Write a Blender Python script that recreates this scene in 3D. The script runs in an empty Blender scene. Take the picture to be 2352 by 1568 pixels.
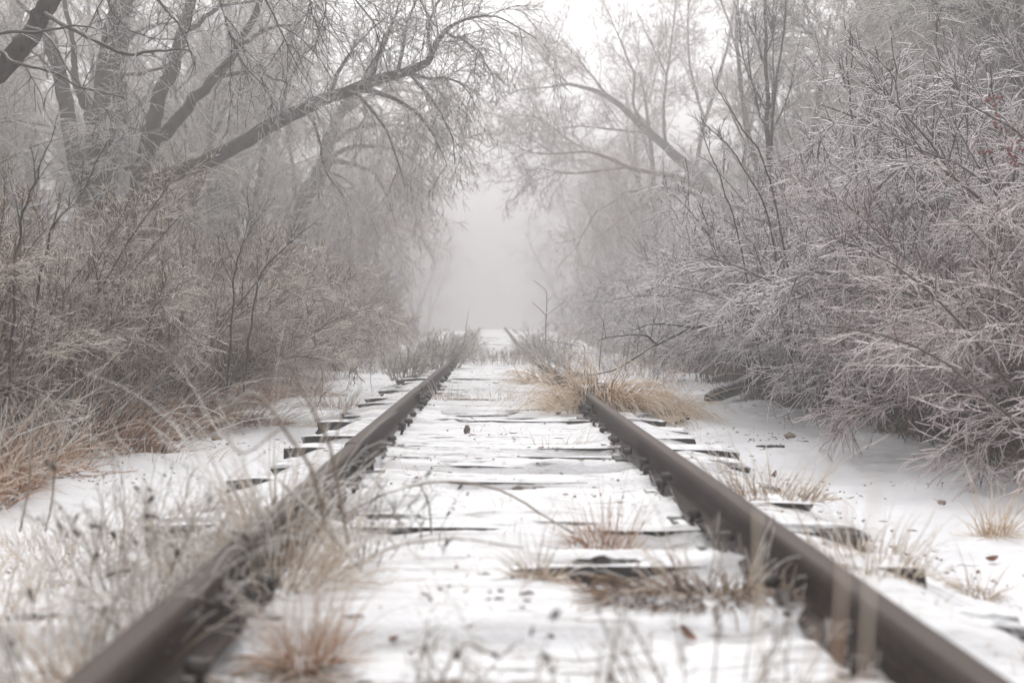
import bpy, math, random
import numpy as np

# ------------------------------------------------------------------ camera, sky, sun, exposure
S = bpy.context.scene
COL = S.collection
R = math.radians
FPX, VPX, VPY, CAMZ = 2220.0, 1128.0, 746.0, 0.75      # photograph measured on a 2352 x 1568 copy

cam_d = bpy.data.cameras.new('camera')
cam = bpy.data.objects.new('camera', cam_d)
COL.objects.link(cam)
S.camera = cam
cam.location = (0, 0, CAMZ)
cam.rotation_euler = (R(90), 0, 0)
cam_d.sensor_width = 36.0
cam_d.lens = FPX / 2352 * 36
cam_d.shift_x = (1176 - VPX) / 2352
cam_d.shift_y = -(784 - VPY) / 2352
cam_d.clip_start = 0.02
cam_d.clip_end = 1000
cam_d.dof.use_dof = True
cam_d.dof.focus_distance = 8.2
cam_d.dof.aperture_fstop = (cam_d.lens / 1000) / 0.020

SUN_EL, SUN_ROT = R(60), 0.0            # veiled sun ahead of the camera
w = bpy.data.worlds.new('World')
S.world = w
w.use_nodes = True
nt = w.node_tree
bg = nt.nodes['Background']
sky = nt.nodes.new('ShaderNodeTexSky')
sky.sky_type = 'NISHITA'
sky.sun_disc = False
sky.sun_elevation = SUN_EL
sky.sun_rotation = SUN_ROT
sky.air_density = 1.0
sky.dust_density = 5.0
hsv = nt.nodes.new('ShaderNodeHueSaturation')
hsv.inputs['Saturation'].default_value = 0.0          # an overcast sky is nearly grey
nt.links.new(sky.outputs['Color'], hsv.inputs['Color'])
nt.links.new(hsv.outputs['Color'], bg.inputs['Color'])
bg.inputs['Strength'].default_value = 0.15

sun_d = bpy.data.lights.new('sun', 'SUN')
sun_d.energy = 0.5
sun_d.angle = R(60)
sun_d.color = (1.0, 0.968, 0.94)
sun = bpy.data.objects.new('sun', sun_d)
COL.objects.link(sun)
sun.rotation_euler = (SUN_EL - R(90), 0, -SUN_ROT)
sun.location = (0, 0, 60)

S.view_settings.view_transform = 'Standard'
S.view_settings.look = 'None'
S.view_settings.exposure = 0.78
S.view_settings.gamma = 1.0
S.render.engine = 'CYCLES'
S.cycles.max_bounces = 8
S.cycles.diffuse_bounces = 3
S.cycles.glossy_bounces = 2
S.cycles.volume_bounces = 4
S.cycles.use_denoising = True

# ------------------------------------------------------------------ helpers
def rng(seed): return np.random.default_rng(seed)

def P(px, py, d):
    return np.array(((px - VPX) / FPX * d, d, CAMZ - (py - VPY) / FPX * d))

def unit(a):
    return a / np.maximum(np.linalg.norm(a, axis=-1, keepdims=True), 1e-9)

def tag(o, label=None, cat=None, group=None, kind=None):
    if label: o['label'] = label
    if cat: o['category'] = cat
    if group: o['group'] = group
    if kind: o['kind'] = kind
    return o

def link(name, me, mat=None, parent=None):
    o = bpy.data.objects.new(name, me)
    COL.objects.link(o)
    if mat is not None and me is not None and len(me.materials) == 0: me.materials.append(mat)
    if parent is not None: o.parent = parent
    return o

def empty(name, loc, rz=0.0):
    o = bpy.data.objects.new(name, None)
    COL.objects.link(o)
    o.empty_display_size = 0.2
    o.location = loc
    o.rotation_euler = (0, 0, rz)
    return o

def copy_tree(o, parent=None):
    c = o.copy()
    COL.objects.link(c)
    if parent is not None: c.parent = parent
    for ch in list(o.children): copy_tree(ch, c)
    return c

class MB:
    """collects quads and polygons with one float attribute per vertex"""
    def __init__(s): s.V = []; s.A = []; s.Q = []; s.N = []; s.n = 0
    def add(s, v, quads, attr=0.0, ngons=()):
        v = np.asarray(v, float).reshape(-1, 3)
        s.V.append(v)
        s.A.append(np.broadcast_to(np.asarray(attr, float).reshape(-1), (len(v),)) if np.ndim(attr) == 0 or np.size(attr) == 1 else np.asarray(attr, float).reshape(-1))
        if len(quads): s.Q.append(np.asarray(quads, int).reshape(-1, 4) + s.n)
        for g in ngons: s.N.append([i + s.n for i in g])
        s.n += len(v)
    def tubes(s, pts, rad, k=3, attr=0.0, cap=False, lump=0.0, rg=None):
        Nn, M, _ = pts.shape
        T = np.gradient(pts, axis=1)
        T = unit(T)
        mt = unit(pts[:, -1] - pts[:, 0])
        ref = np.where(np.abs(mt[:, 2:3]) > 0.75, np.array([[0.93, 0.37, 0.0]]), np.array([[0.0, 0.0, 1.0]]))
        ref = np.broadcast_to(ref[:, None, :], T.shape)
        u = unit(np.cross(T, ref)); v = np.cross(T, u)
        a = np.arange(k) * 2 * math.pi / k + 0.5
        rr = rad[:, :, None] * np.ones(k)
        if lump and rg is not None: rr = rr * (1 + rg.normal(0, lump, rr.shape))
        ring = pts[:, :, None, :] + rr[..., None] * (np.cos(a)[None, None, :, None] * u[:, :, None, :] + np.sin(a)[None, None, :, None] * v[:, :, None, :])
        base = np.arange(Nn)[:, None, None] * (M * k)
        j = np.arange(M - 1)[None, :, None] * k
        i = np.arange(k)[None, None, :]
        i2 = (i + 1) % k
        q = np.stack(np.broadcast_arrays(base + j + i, base + j + i2, base + j + k + i2, base + j + k + i), -1).reshape(-1, 4)
        at = np.asarray(attr, float)
        if at.ndim == 0: at = np.full((Nn, M), float(at))
        elif at.ndim == 1: at = np.repeat(at[:, None], M, 1)
        at = np.repeat(at[:, :, None], k, 2).reshape(-1)
        ng = []
        if cap:
            for n_ in range(Nn):
                ng.append([n_ * M * k + c for c in range(k)][::-1]); ng.append([n_ * M * k + (M - 1) * k + c for c in range(k)])
        s.add(ring.reshape(-1, 3), q, at, ng)
    def box(s, c, size, attr=0.0, rz=0.0):
        x, y, z = [d / 2 for d in size]
        v = np.array([(a, b, e) for e in (-z, z) for a, b in ((-x, -y), (x, -y), (x, y), (-x, y))])
        cs, sn = math.cos(rz), math.sin(rz)
        v = np.stack((v[:, 0] * cs - v[:, 1] * sn, v[:, 0] * sn + v[:, 1] * cs, v[:, 2]), 1) + np.array(c)
        s.add(v, [(3, 2, 1, 0), (4, 5, 6, 7), (0, 1, 5, 4), (1, 2, 6, 5), (2, 3, 7, 6), (3, 0, 4, 7)], attr)
    def mesh(s, name, smooth=True, origin=(0, 0, 0)):
        me = bpy.data.meshes.new(name)
        V = np.concatenate(s.V) - np.array(origin)
        A = np.concatenate(s.A)
        me.vertices.add(len(V))
        me.vertices.foreach_set('co', V.astype(np.float32).ravel())
        Q = np.concatenate(s.Q) if s.Q else np.zeros((0, 4), int)
        idx = Q.ravel(); starts = np.arange(len(Q)) * 4
        if s.N:
            extra = np.concatenate([np.array(g) for g in s.N]); lens = np.array([len(g) for g in s.N])
            st = len(idx) + np.concatenate(([0], np.cumsum(lens)[:-1]))
            idx = np.concatenate((idx, extra)); starts = np.concatenate((starts, st))
        me.loops.add(len(idx)); me.loops.foreach_set('vertex_index', idx.astype(np.int32))
        me.polygons.add(len(starts)); me.polygons.foreach_set('loop_start', starts.astype(np.int32))
        me.polygons.foreach_set('use_smooth', np.full(len(starts), smooth))
        me.update(calc_edges=True)
        at = me.attributes.new('frost', 'FLOAT', 'POINT')
        at.data.foreach_set('value', A.astype(np.float32))
        return me
    def build(s, name, mat, parent=None, smooth=True, origin=(0, 0, 0)):
        return link(name, s.mesh(name, smooth, origin), mat, parent)

def vnoise(x, y, seed=0):
    """smooth lattice noise in 0..1"""
    x = np.asarray(x, float); y = np.asarray(y, float)
    xi = np.floor(x).astype(np.int64); yi = np.floor(y).astype(np.int64)
    fx = x - xi; fy = y - yi
    fx = fx * fx * (3 - 2 * fx); fy = fy * fy * (3 - 2 * fy)
    def h(a, b):
        n = (a * 374761393 + b * 668265263 + seed * 974711) & 0x7fffffff
        n = ((n ^ (n >> 13)) * 1274126177) & 0x7fffffff
        n = ((n ^ (n >> 16)) * 69069) & 0x7fffffff
        return (n & 0xffff) / 65535.0
    return (h(xi, yi) * (1 - fx) + h(xi + 1, yi) * fx) * (1 - fy) + (h(xi, yi + 1) * (1 - fx) + h(xi + 1, yi + 1) * fx) * fy

def sstep(a, b, x):
    t = np.clip((x - a) / (b - a), 0, 1)
    return t * t * (3 - 2 * t)

# ------------------------------------------------------------------ materials
def new_mat(name):
    m = bpy.data.materials.new(name); m.use_nodes = True
    n = m.node_tree.nodes; l = m.node_tree.links
    return m, n, l, n['Principled BSDF']

def ramp(n, stops, interp='LINEAR'):
    r = n.new('ShaderNodeValToRGB'); r.color_ramp.interpolation = interp
    el = r.color_ramp.elements
    while len(el) < len(stops): el.new(0.5)
    for e, (p, c) in zip(el, stops): e.position = p; e.color = (*c, 1) if len(c) == 3 else c
    return r

def noise(n, scale, detail=2.0, rough=0.5):
    t = n.new('ShaderNodeTexNoise'); t.inputs['Scale'].default_value = scale
    t.inputs['Detail'].default_value = detail; t.inputs['Roughness'].default_value = rough
    return t

def math_(n, l, op, a, b=None, c=None):
    m = n.new('ShaderNodeMath'); m.operation = op
    for i, v in enumerate((a, b, c)):
        if v is None: continue
        if isinstance(v, (int, float)): m.inputs[i].default_value = v
        else: l.new(v, m.inputs[i])
    return m.outputs[0]

def frost_mat(name, bark, bark2, ice, lo=0.25, hi=0.75, up=0.5, nsc=9.0, namp=0.5, rough=0.55, bscale=30.0, bump=0.0, stretch=None):
    """bark that carries rime on what faces up; the 'frost' attribute says how thickly a twig is coated"""
    m, n, l, b = new_mat(name)
    geo = n.new('ShaderNodeNewGeometry'); sx = n.new('ShaderNodeSeparateXYZ'); l.new(geo.outputs['Normal'], sx.inputs[0])
    at = n.new('ShaderNodeAttribute'); at.attribute_name = 'frost'
    tc = n.new('ShaderNodeTexCoord')
    ns = noise(n, nsc, 2.0); l.new(tc.outputs['Object'], ns.inputs['Vector'])
    v = math_(n, l, 'MULTIPLY_ADD', sx.outputs['Z'], up, at.outputs['Fac'])
    v = math_(n, l, 'ADD', v, math_(n, l, 'MULTIPLY_ADD', ns.outputs[0], namp, -namp / 2))
    mr = n.new('ShaderNodeMapRange'); mr.interpolation_type = 'SMOOTHSTEP'
    mr.inputs['From Min'].default_value = lo; mr.inputs['From Max'].default_value = hi
    l.new(v, mr.inputs['Value'])
    nb = noise(n, bscale, 3.0)
    if stretch:
        mp = n.new('ShaderNodeMapping'); mp.inputs['Scale'].default_value = stretch
        l.new(tc.outputs['Object'], mp.inputs['Vector']); l.new(mp.outputs[0], nb.inputs['Vector'])
    else: l.new(tc.outputs['Object'], nb.inputs['Vector'])
    rp = ramp(n, [(0.3, bark), (0.7, bark2)]); l.new(nb.outputs[0], rp.inputs[0])
    mx = n.new('ShaderNodeMix'); mx.data_type = 'RGBA'
    l.new(mr.outputs[0], mx.inputs[0]); l.new(rp.outputs[0], mx.inputs[6]); mx.inputs[7].default_value = (*ice, 1)
    l.new(mx.outputs[2], b.inputs['Base Color'])
    b.inputs['Roughness'].default_value = rough
    if bump:
        bp = n.new('ShaderNodeBump'); bp.inputs['Strength'].default_value = bump; bp.inputs['Distance'].default_value = 0.02
        l.new(nb.outputs[0], bp.inputs['Height']); l.new(bp.outputs[0], b.inputs['Normal'])
    return m

M = {}
M['trunk'] = frost_mat('olive_bark', (0.026, 0.021, 0.013), (0.075, 0.066, 0.036), (0.78, 0.78, 0.79), 0.35, 0.8, 0.5, 5, 0.6, 0.85, 14, 0.8, (1, 1, 0.25))
M['dark_trunk'] = frost_mat('dark_bark', (0.022, 0.019, 0.016), (0.07, 0.06, 0.048), (0.76, 0.76, 0.77), 0.35, 0.85, 0.5, 6, 0.7, 0.9, 22, 1.0, (1, 1, 0.3))
M['tree_twig'] = frost_mat('rimed_tree_twig', (0.06, 0.052, 0.042), (0.10, 0.085, 0.07), (0.76, 0.725, 0.69))
M['dark_twig'] = frost_mat('dark_tree_twig', (0.030, 0.028, 0.020), (0.065, 0.056, 0.036), (0.70, 0.70, 0.71), .42, .95)
M['pink_tree_twig'] = frost_mat('rosy_tree_twig', (0.13, 0.075, 0.055), (0.20, 0.12, 0.09), (0.78, 0.72, 0.69))
M['left_twig'] = frost_mat('rimed_brown_twig', (0.080, 0.046, 0.026), (0.17, 0.10, 0.055), (0.76, 0.685, 0.62), 0.40, 0.92)
M['ice_twig'] = frost_mat('iced_grey_twig', (0.05, 0.032, 0.027), (0.105, 0.064, 0.053), (0.86, 0.81, 0.83), 0.42, 0.88)
M['pink_twig'] = frost_mat('iced_rosy_twig', (0.09, 0.036, 0.033), (0.17, 0.075, 0.068), (0.84, 0.75, 0.76), 0.38, 0.84)
M['stem'] = frost_mat('shrub_stem', (0.04, 0.028, 0.02), (0.10, 0.065, 0.045), (0.78, 0.76, 0.76), 0.4, 0.85)
M['under'] = frost_mat('undergrowth_stem', (0.035, 0.021, 0.013), (0.09, 0.052, 0.03), (0.55, 0.52, 0.50), 0.5, 0.95)
M['weed'] = frost_mat('frosted_weed', (0.13, 0.095, 0.065), (0.28, 0.21, 0.15), (0.82, 0.795, 0.77), 0.3, 0.8)
M['seed'] = frost_mat('dark_seed_head', (0.025, 0.018, 0.013), (0.08, 0.055, 0.04), (0.72, 0.70, 0.69), 0.55, 1.0)
M['log'] = frost_mat('log_bark', (0.02, 0.017, 0.014), (0.06, 0.052, 0.045), (0.82, 0.82, 0.83), 0.5, 0.8, 0.6, 12, 0.6, 0.9, 25, 0.8)

def grass_mat(name, base, mid, ice):
    """'frost' runs 0 at the root to 1 at the iced tip"""
    m, n, l, b = new_mat(name)
    at = n.new('ShaderNodeAttribute'); at.attribute_name = 'frost'
    tc = n.new('ShaderNodeTexCoord'); ns = noise(n, 14.0, 2.0); l.new(tc.outputs['Object'], ns.inputs['Vector'])
    geo = n.new('ShaderNodeNewGeometry'); sx = n.new('ShaderNodeSeparateXYZ'); l.new(geo.outputs['Normal'], sx.inputs[0])
    v = math_(n, l, 'MULTIPLY_ADD', ns.outputs[0], 0.7, math_(n, l, 'MULTIPLY_ADD', sx.outputs['Z'], 0.18, at.outputs['Fac']))
    v = math_(n, l, 'SUBTRACT', v, 0.35)
    r = ramp(n, [(0.0, base), (0.45, mid), (0.85, ice)]); l.new(v, r.inputs[0])
    l.new(r.outputs[0], b.inputs['Base Color']); b.inputs['Roughness'].default_value = 0.5
    return m
M['straw'] = grass_mat('iced_straw', (0.30, 0.15, 0.06), (0.62, 0.43, 0.24), (0.84, 0.76, 0.67))
M['rust_grass'] = grass_mat('rusty_dead_grass', (0.18, 0.065, 0.022), (0.50, 0.25, 0.10), (0.80, 0.72, 0.65))
M['pale_grass'] = grass_mat('pale_iced_grass', (0.24, 0.14, 0.08), (0.66, 0.54, 0.42), (0.86, 0.83, 0.80))
M['litter'] = grass_mat('brown_litter', (0.035, 0.016, 0.008), (0.13, 0.06, 0.025), (0.40, 0.25, 0.14))

# snow over soil
m, n, l, b = new_mat('snow_ground')
tc = n.new('ShaderNodeTexCoord')
sep = n.new('ShaderNodeSeparateXYZ'); l.new(tc.outputs['Object'], sep.inputs[0])
mp = n.new('ShaderNodeMapping'); mp.inputs['Scale'].default_value = (1.0, 2.2, 1.0); l.new(tc.outputs['Object'], mp.inputs['Vector'])
n1 = noise(n, 5.0, 6.0, 0.62); l.new(mp.outputs[0], n1.inputs['Vector'])
n2 = noise(n, 38.0, 4.0, 0.65); l.new(mp.outputs[0], n2.inputs['Vector'])
at = n.new('ShaderNodeAttribute'); at.attribute_name = 'frost'      # 1 = bare litter, 0 = deep snow
v = math_(n, l, 'MULTIPLY_ADD', n2.outputs[0], 0.35, math_(n, l, 'MULTIPLY_ADD', n1.outputs[0], 0.55, at.outputs['Fac']))
mr = n.new('ShaderNodeMapRange'); mr.interpolation_type = 'SMOOTHSTEP'
mr.inputs['From Min'].default_value = 0.60; mr.inputs['From Max'].default_value = 0.80; l.new(v, mr.inputs['Value'])
n3 = noise(n, 60.0, 3.0); l.new(tc.outputs['Object'], n3.inputs['Vector'])
soil = ramp(n, [(0.25, (0.035, 0.02, 0.012)), (0.5, (0.10, 0.06, 0.035)), (0.75, (0.24, 0.16, 0.09))]); l.new(n3.outputs[0], soil.inputs[0])
mx = n.new('ShaderNodeMix'); mx.data_type = 'RGBA'
mp4 = n.new('ShaderNodeMapping'); mp4.inputs['Scale'].default_value = (1.6, 15.0, 1.0); l.new(tc.outputs['Object'], mp4.inputs['Vector'])
n4 = noise(n, 1.5, 6.0, 0.7); l.new(mp4.outputs[0], n4.inputs['Vector'])
thin = ramp(n, [(0.36, (0.26, 0.245, 0.24)), (0.44, (0.70, 0.69, 0.695)), (0.56, (0.80, 0.80, 0.82))]); 
ax_ = math_(n, l, 'ABSOLUTE', math_(n, l, 'SUBTRACT', sep.outputs['X'], 0.074))
mk = n.new('ShaderNodeMapRange'); mk.inputs['From Min'].default_value = 1.15; mk.inputs['From Max'].default_value = 1.8; mk.inputs['To Max'].default_value = 0.16; l.new(ax_, mk.inputs['Value'])
l.new(math_(n, l, 'ADD', n4.outputs[0], mk.outputs[0]), thin.inputs[0])   # wind-thinned crust
l.new(mr.outputs[0], mx.inputs[0]); l.new(thin.outputs[0], mx.inputs[6]); l.new(soil.outputs[0], mx.inputs[7])
l.new(mx.outputs[2], b.inputs['Base Color']); b.inputs['Roughness'].default_value = 0.65
bp = n.new('ShaderNodeBump'); bp.inputs['Strength'].default_value = 0.8; bp.inputs['Distance'].default_value = 0.025
l.new(v, bp.inputs['Height']); l.new(bp.outputs[0], b.inputs['Normal'])
M['snow'] = m

# weathered tie wood, snow lying on what faces up
m, n, l, b = new_mat('tie_wood')
tc = n.new('ShaderNodeTexCoord')
mp = n.new('ShaderNodeMapping'); mp.inputs['Scale'].default_value = (1.2, 14.0, 14.0); l.new(tc.outputs['Object'], mp.inputs['Vector'])
n1 = noise(n, 3.0, 5.0, 0.6); l.new(mp.outputs[0], n1.inputs['Vector'])
wood = ramp(n, [(0.3, (0.007, 0.005, 0.0045)), (0.55, (0.025, 0.018, 0.015)), (0.8, (0.075, 0.062, 0.053))]); l.new(n1.outputs[0], wood.inputs[0])
geo = n.new('ShaderNodeNewGeometry'); sx = n.new('ShaderNodeSeparateXYZ'); l.new(geo.outputs['Normal'], sx.inputs[0])
mp2 = n.new('ShaderNodeMapping'); mp2.inputs['Scale'].default_value = (2.0, 9.0, 9.0); l.new(geo.outputs['Position'], mp2.inputs['Vector'])
n2 = noise(n, 2.2, 5.0, 0.65); l.new(mp2.outputs[0], n2.inputs['Vector'])
v = math_(n, l, 'MULTIPLY_ADD', n2.outputs[0], 0.9, sx.outputs['Z'])
mr = n.new('ShaderNodeMapRange'); mr.interpolation_type = 'SMOOTHSTEP'
mr.inputs['From Min'].default_value = 1.18; mr.inputs['From Max'].default_value = 1.42; l.new(v, mr.inputs['Value'])
mx = n.new('ShaderNodeMix'); mx.data_type = 'RGBA'
l.new(mr.outputs[0], mx.inputs[0]); l.new(wood.outputs[0], mx.inputs[6]); mx.inputs[7].default_value = (0.86, 0.86, 0.88, 1)
l.new(mx.outputs[2], b.inputs['Base Color']); b.inputs['Roughness'].default_value = 0.85
bp = n.new('ShaderNodeBump'); bp.inputs['Strength'].default_value = 0.7; bp.inputs['Distance'].default_value = 0.015
l.new(n1.outputs[0], bp.inputs['Height']); l.new(bp.outputs[0], b.inputs['Normal'])
M['tie'] = m

# rusted rail steel: brown sides, head coloured lighter to stand for the sky's reflection
m, n, l, b = new_mat('rail_steel')
tc = n.new('ShaderNodeTexCoord')
mp = n.new('ShaderNodeMapping'); mp.inputs['Scale'].default_value = (18.0, 1.3, 18.0); l.new(tc.outputs['Object'], mp.inputs['Vector'])
n1 = noise(n, 2.2, 6.0, 0.7); l.new(mp.outputs[0], n1.inputs['Vector'])
n2 = noise(n, 34.0, 6.0, 0.75); l.new(tc.outputs['Object'], n2.inputs['Vector'])
v = math_(n, l, 'MULTIPLY_ADD', n2.outputs[0], 0.55, math_(n, l, 'MULTIPLY', n1.outputs[0], 0.62))
rust = ramp(n, [(0.40, (0.008, 0.006, 0.005)), (0.55, (0.024, 0.015, 0.012)), (0.66, (0.046, 0.028, 0.021)), (0.78, (0.11, 0.052, 0.030))]); l.new(v, rust.inputs[0])
at = n.new('ShaderNodeAttribute'); at.attribute_name = 'frost'
mx = n.new('ShaderNodeMix'); mx.data_type = 'RGBA'
l.new(math_(n, l, 'MULTIPLY', at.outputs['Fac'], 0.75), mx.inputs[0]); l.new(rust.outputs[0], mx.inputs[6]); mx.inputs[7].default_value = (0.085, 0.065, 0.056, 1)
l.new(mx.outputs[2], b.inputs['Base Color'])
b.inputs['Metallic'].default_value = 0.1; b.inputs['Specular IOR Level'].default_value = 0.3
b.inputs['Roughness'].default_value = 0.62
bp = n.new('ShaderNodeBump'); bp.inputs['Strength'].default_value = 0.55; bp.inputs['Distance'].default_value = 0.006
l.new(n2.outputs[0], bp.inputs['Height']); l.new(bp.outputs[0], b.inputs['Normal'])
M['rail'] = m

def plain(name, c1, c2, scale=30.0, rough=0.7):
    m, n, l, b = new_mat(name)
    tc = n.new('ShaderNodeTexCoord'); ns = noise(n, scale, 4.0, 0.6); l.new(tc.outputs['Object'], ns.inputs['Vector'])
    r = ramp(n, [(0.3, c1), (0.7, c2)]); l.new(ns.outputs[0], r.inputs[0])
    l.new(r.outputs[0], b.inputs['Base Color']); b.inputs['Roughness'].default_value = rough
    return m
M['iron'] = plain('dark_iron', (0.018, 0.015, 0.014), (0.055, 0.042, 0.036), 60, 0.6)
M['stone'] = plain('brown_stone', (0.07, 0.045, 0.035), (0.16, 0.11, 0.085), 40)
M['red_stone'] = plain('red_brown_stone', (0.055, 0.02, 0.016), (0.12, 0.05, 0.04), 40)
M['pale_stone'] = plain('tan_stone', (0.25, 0.19, 0.13), (0.38, 0.31, 0.22), 40)
M['leaf'] = plain('dead_leaf', (0.10, 0.035, 0.015), (0.26, 0.11, 0.05), 40)
M['berry'] = plain('red_berry', (0.14, 0.012, 0.014), (0.22, 0.03, 0.03), 60, 0.35)
M['chip'] = plain('bark_chip', (0.03, 0.022, 0.017), (0.10, 0.07, 0.05), 50)

# ------------------------------------------------------------------ ground
TX = 0.074                        # middle of the track
RAIL_L, RAIL_R = -0.676, 0.824

_ky = np.array([-10, 15, 24, 30, 39, 48, 58, 66, 80, 110, 170.0])
_kz = np.array([0, 0, 0.0, 0.05, 0.20, 0.34, 0.455, 0.42, 0.10, -0.4, -0.8])
_fy = np.linspace(-10, 170, 1801)
_fz = np.convolve(np.pad(np.interp(_fy, _ky, _kz), 30, mode='edge'), np.ones(61) / 61, 'valid')
def track_z(y): return np.interp(y, _fy, _fz)

DIPS = [  # x, y, half-width x, half-width y, depth: where snow has slumped and wood shows
    (0.28, 3.02, 0.22, 0.09, 0.07), (0.30, 5.05, 0.16, 0.10, 0.05), (0.05, 7.25, 0.42, 0.10, 0.05), (-0.02, 7.55, 0.45, 0.1, 0.05),
    (-0.1, 8.15, 0.30, 0.10, 0.06), (-0.55, 10.3, 0.2, 0.2, 0.05), (-0.05, 10.2, 0.4, 0.2, 0.05), (-0.62, 11.6, 0.2, 0.2, 0.05),
    (-0.25, 3.6, 0.3, 0.10, 0.05)]

tie_rg = rng(11)
tie_ys = []
ty = 1.35
while ty < 62:
    tie_ys.append(ty); ty += 0.56 + tie_rg.normal(0, 0.022)
TYS = np.array(tie_ys)

def ground_z(x, y):
    x = np.asarray(x, float); y = np.asarray(y, float)
    ax = np.abs(x - TX)
    z = track_z(y) + 0.0
    k_ = np.clip(np.searchsorted(TYS, y), 1, len(TYS) - 1)
    dtie = np.minimum(np.abs(y - TYS[k_ - 1]), np.abs(y - TYS[k_]))
    sag = sstep(0.09, 0.17, dtie)                                # snow settles between the ties
    bed = 0.019 + 0.030 * (vnoise(x * 1.1, y * 2.3, 3) - 0.5) + 0.030 * (vnoise(x * 2.6, y * 8.0, 4) - 0.5) - sag * (0.008 + 0.060 * sstep(.35, .75, vnoise(x * 1.7 + 5, y * 1.9, 12)))
    sh = sstep(1.02, 1.58, ax) * (1 - .45 * sstep(.55, .85, vnoise(np.sign(x - TX) * 7.3 + 20, y * .9, 15)) * sstep(1.75, 1.3, ax))
    out = -0.145 + 0.10 * (vnoise(x * 0.9, y * 0.7, 5) - 0.5) + 0.07 * (vnoise(x * 2.7, y * 2.5, 6) - 0.5) + 0.02 * (vnoise(x * 9, y * 11, 7) - 0.5)
    z = z + bed * (1 - sh) + (out - 0.03 * sag * (1 - sstep(1.3, 1.8, ax))) * sh
    bank = sstep(2.5, 3.3, x) * (0.10 * vnoise(x * 1.5, y * 0.9, 8)) - sstep(3.2, 6, x) * 0.10
    z = z + bank - sstep(3.5, 7, -x) * 0.15
    far = sstep(6, 40, np.abs(x)) * 1.2 * (vnoise(x * 0.05, y * 0.05, 9) - 0.35)
    z = z + far
    z = z + 0.012 * np.exp(-((ax - 0.66) / 0.09) ** 2)
    z = z + 0.010 * (vnoise(x * 13, y * 15, 13) - 0.5) + 0.006 * (vnoise(x * 31, y * 33, 14) - 0.5)
    for dx, dy, wx, wy, dd in DIPS:
        z = z - dd * np.exp(-((x - dx) / wx) ** 4 - ((y - dy) / wy) ** 2)
    return z

def gz(x, y): return float(ground_z(x, y))

def axis_pts(dense0, dense1, step, far0, far1, g=1.13):
    a = list(np.arange(dense0, dense1, step))
    s = step; v = a[-1]
    while v < far1: s *= g; v += s; a.append(v)
    s = step; v = a[0]; pre = []
    while v > far0: s *= g; v -= s; pre.append(v)
    return np.array(pre[::-1] + a)

xs = axis_pts(-3.6, 3.8, 0.026, -140, 140)
ys = [-4.0, -2.0, -1.0, 0.0, 0.4]
y = 0.7; st = 0.02
while y < 150:
    ys.append(y); y += st; st = max(0.02, y * 0.0045) if y < 60 else st * 1.12
ys = np.array(ys)
X, Y = np.meshgrid(xs, ys)
Z = ground_z(X, Y)
nx, ny = len(xs), len(ys)
q = (np.arange(ny - 1)[:, None] * nx + np.arange(nx - 1)[None, :])
quads = np.stack((q, q + 1, q + 1 + nx, q + nx), -1).reshape(-1, 4)
bare = 0.62 * sstep(3.15, 3.8, X + 0.35 * (vnoise(X * 2, Y * 1.3, 20) - 0.5)) + 0.55 * sstep(2.75, 3.4, -X + 0.5 * (vnoise(X * 2, Y * 1.3, 21) - 0.5))
bare = bare * (0.75 + 0.3 * vnoise(X * 1.2, Y * 0.9, 22)) - 0.06
bare = bare + 0.16 * sstep(0.55, 0.85, vnoise(X * 3.1, Y * 5.0, 23)) + 0.13 * np.exp(-((np.abs(X - TX) - 0.68) / 0.06) ** 2)
for cx_, cy_, wx_, wy_, a_ in ((0.55, 2.68, 0.28, 0.16, 0.5), (-0.44, 2.2, 0.2, 0.2, 0.35), (0.9, 8.4, 0.35, 0.35, 0.4), (1.2, 4.2, .2, .15, .3), (0.1, 1.95, 0.7, 0.07, 0.22), (-1.3, 2.6, 0.7, 0.5, 0.12)):
    bare = bare + a_ * np.exp(-((X - cx_) / wx_) ** 2 - ((Y - cy_) / wy_) ** 2)
g = MB(); g.add(np.stack((X, Y, Z), -1).reshape(-1, 3), quads, bare.reshape(-1))
tag(g.build('ground', M['snow']), kind='structure')

# ------------------------------------------------------------------ ties
def ordinal(i):
    names = ['first', 'second', 'third', 'fourth', 'fifth', 'sixth', 'seventh', 'eighth', 'ninth', 'tenth', 'eleventh', 'twelfth', 'thirteenth', 'fourteenth',
             'fifteenth', 'sixteenth', 'seventeenth', 'eighteenth', 'nineteenth', 'twentieth']
    return names[i]

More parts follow.
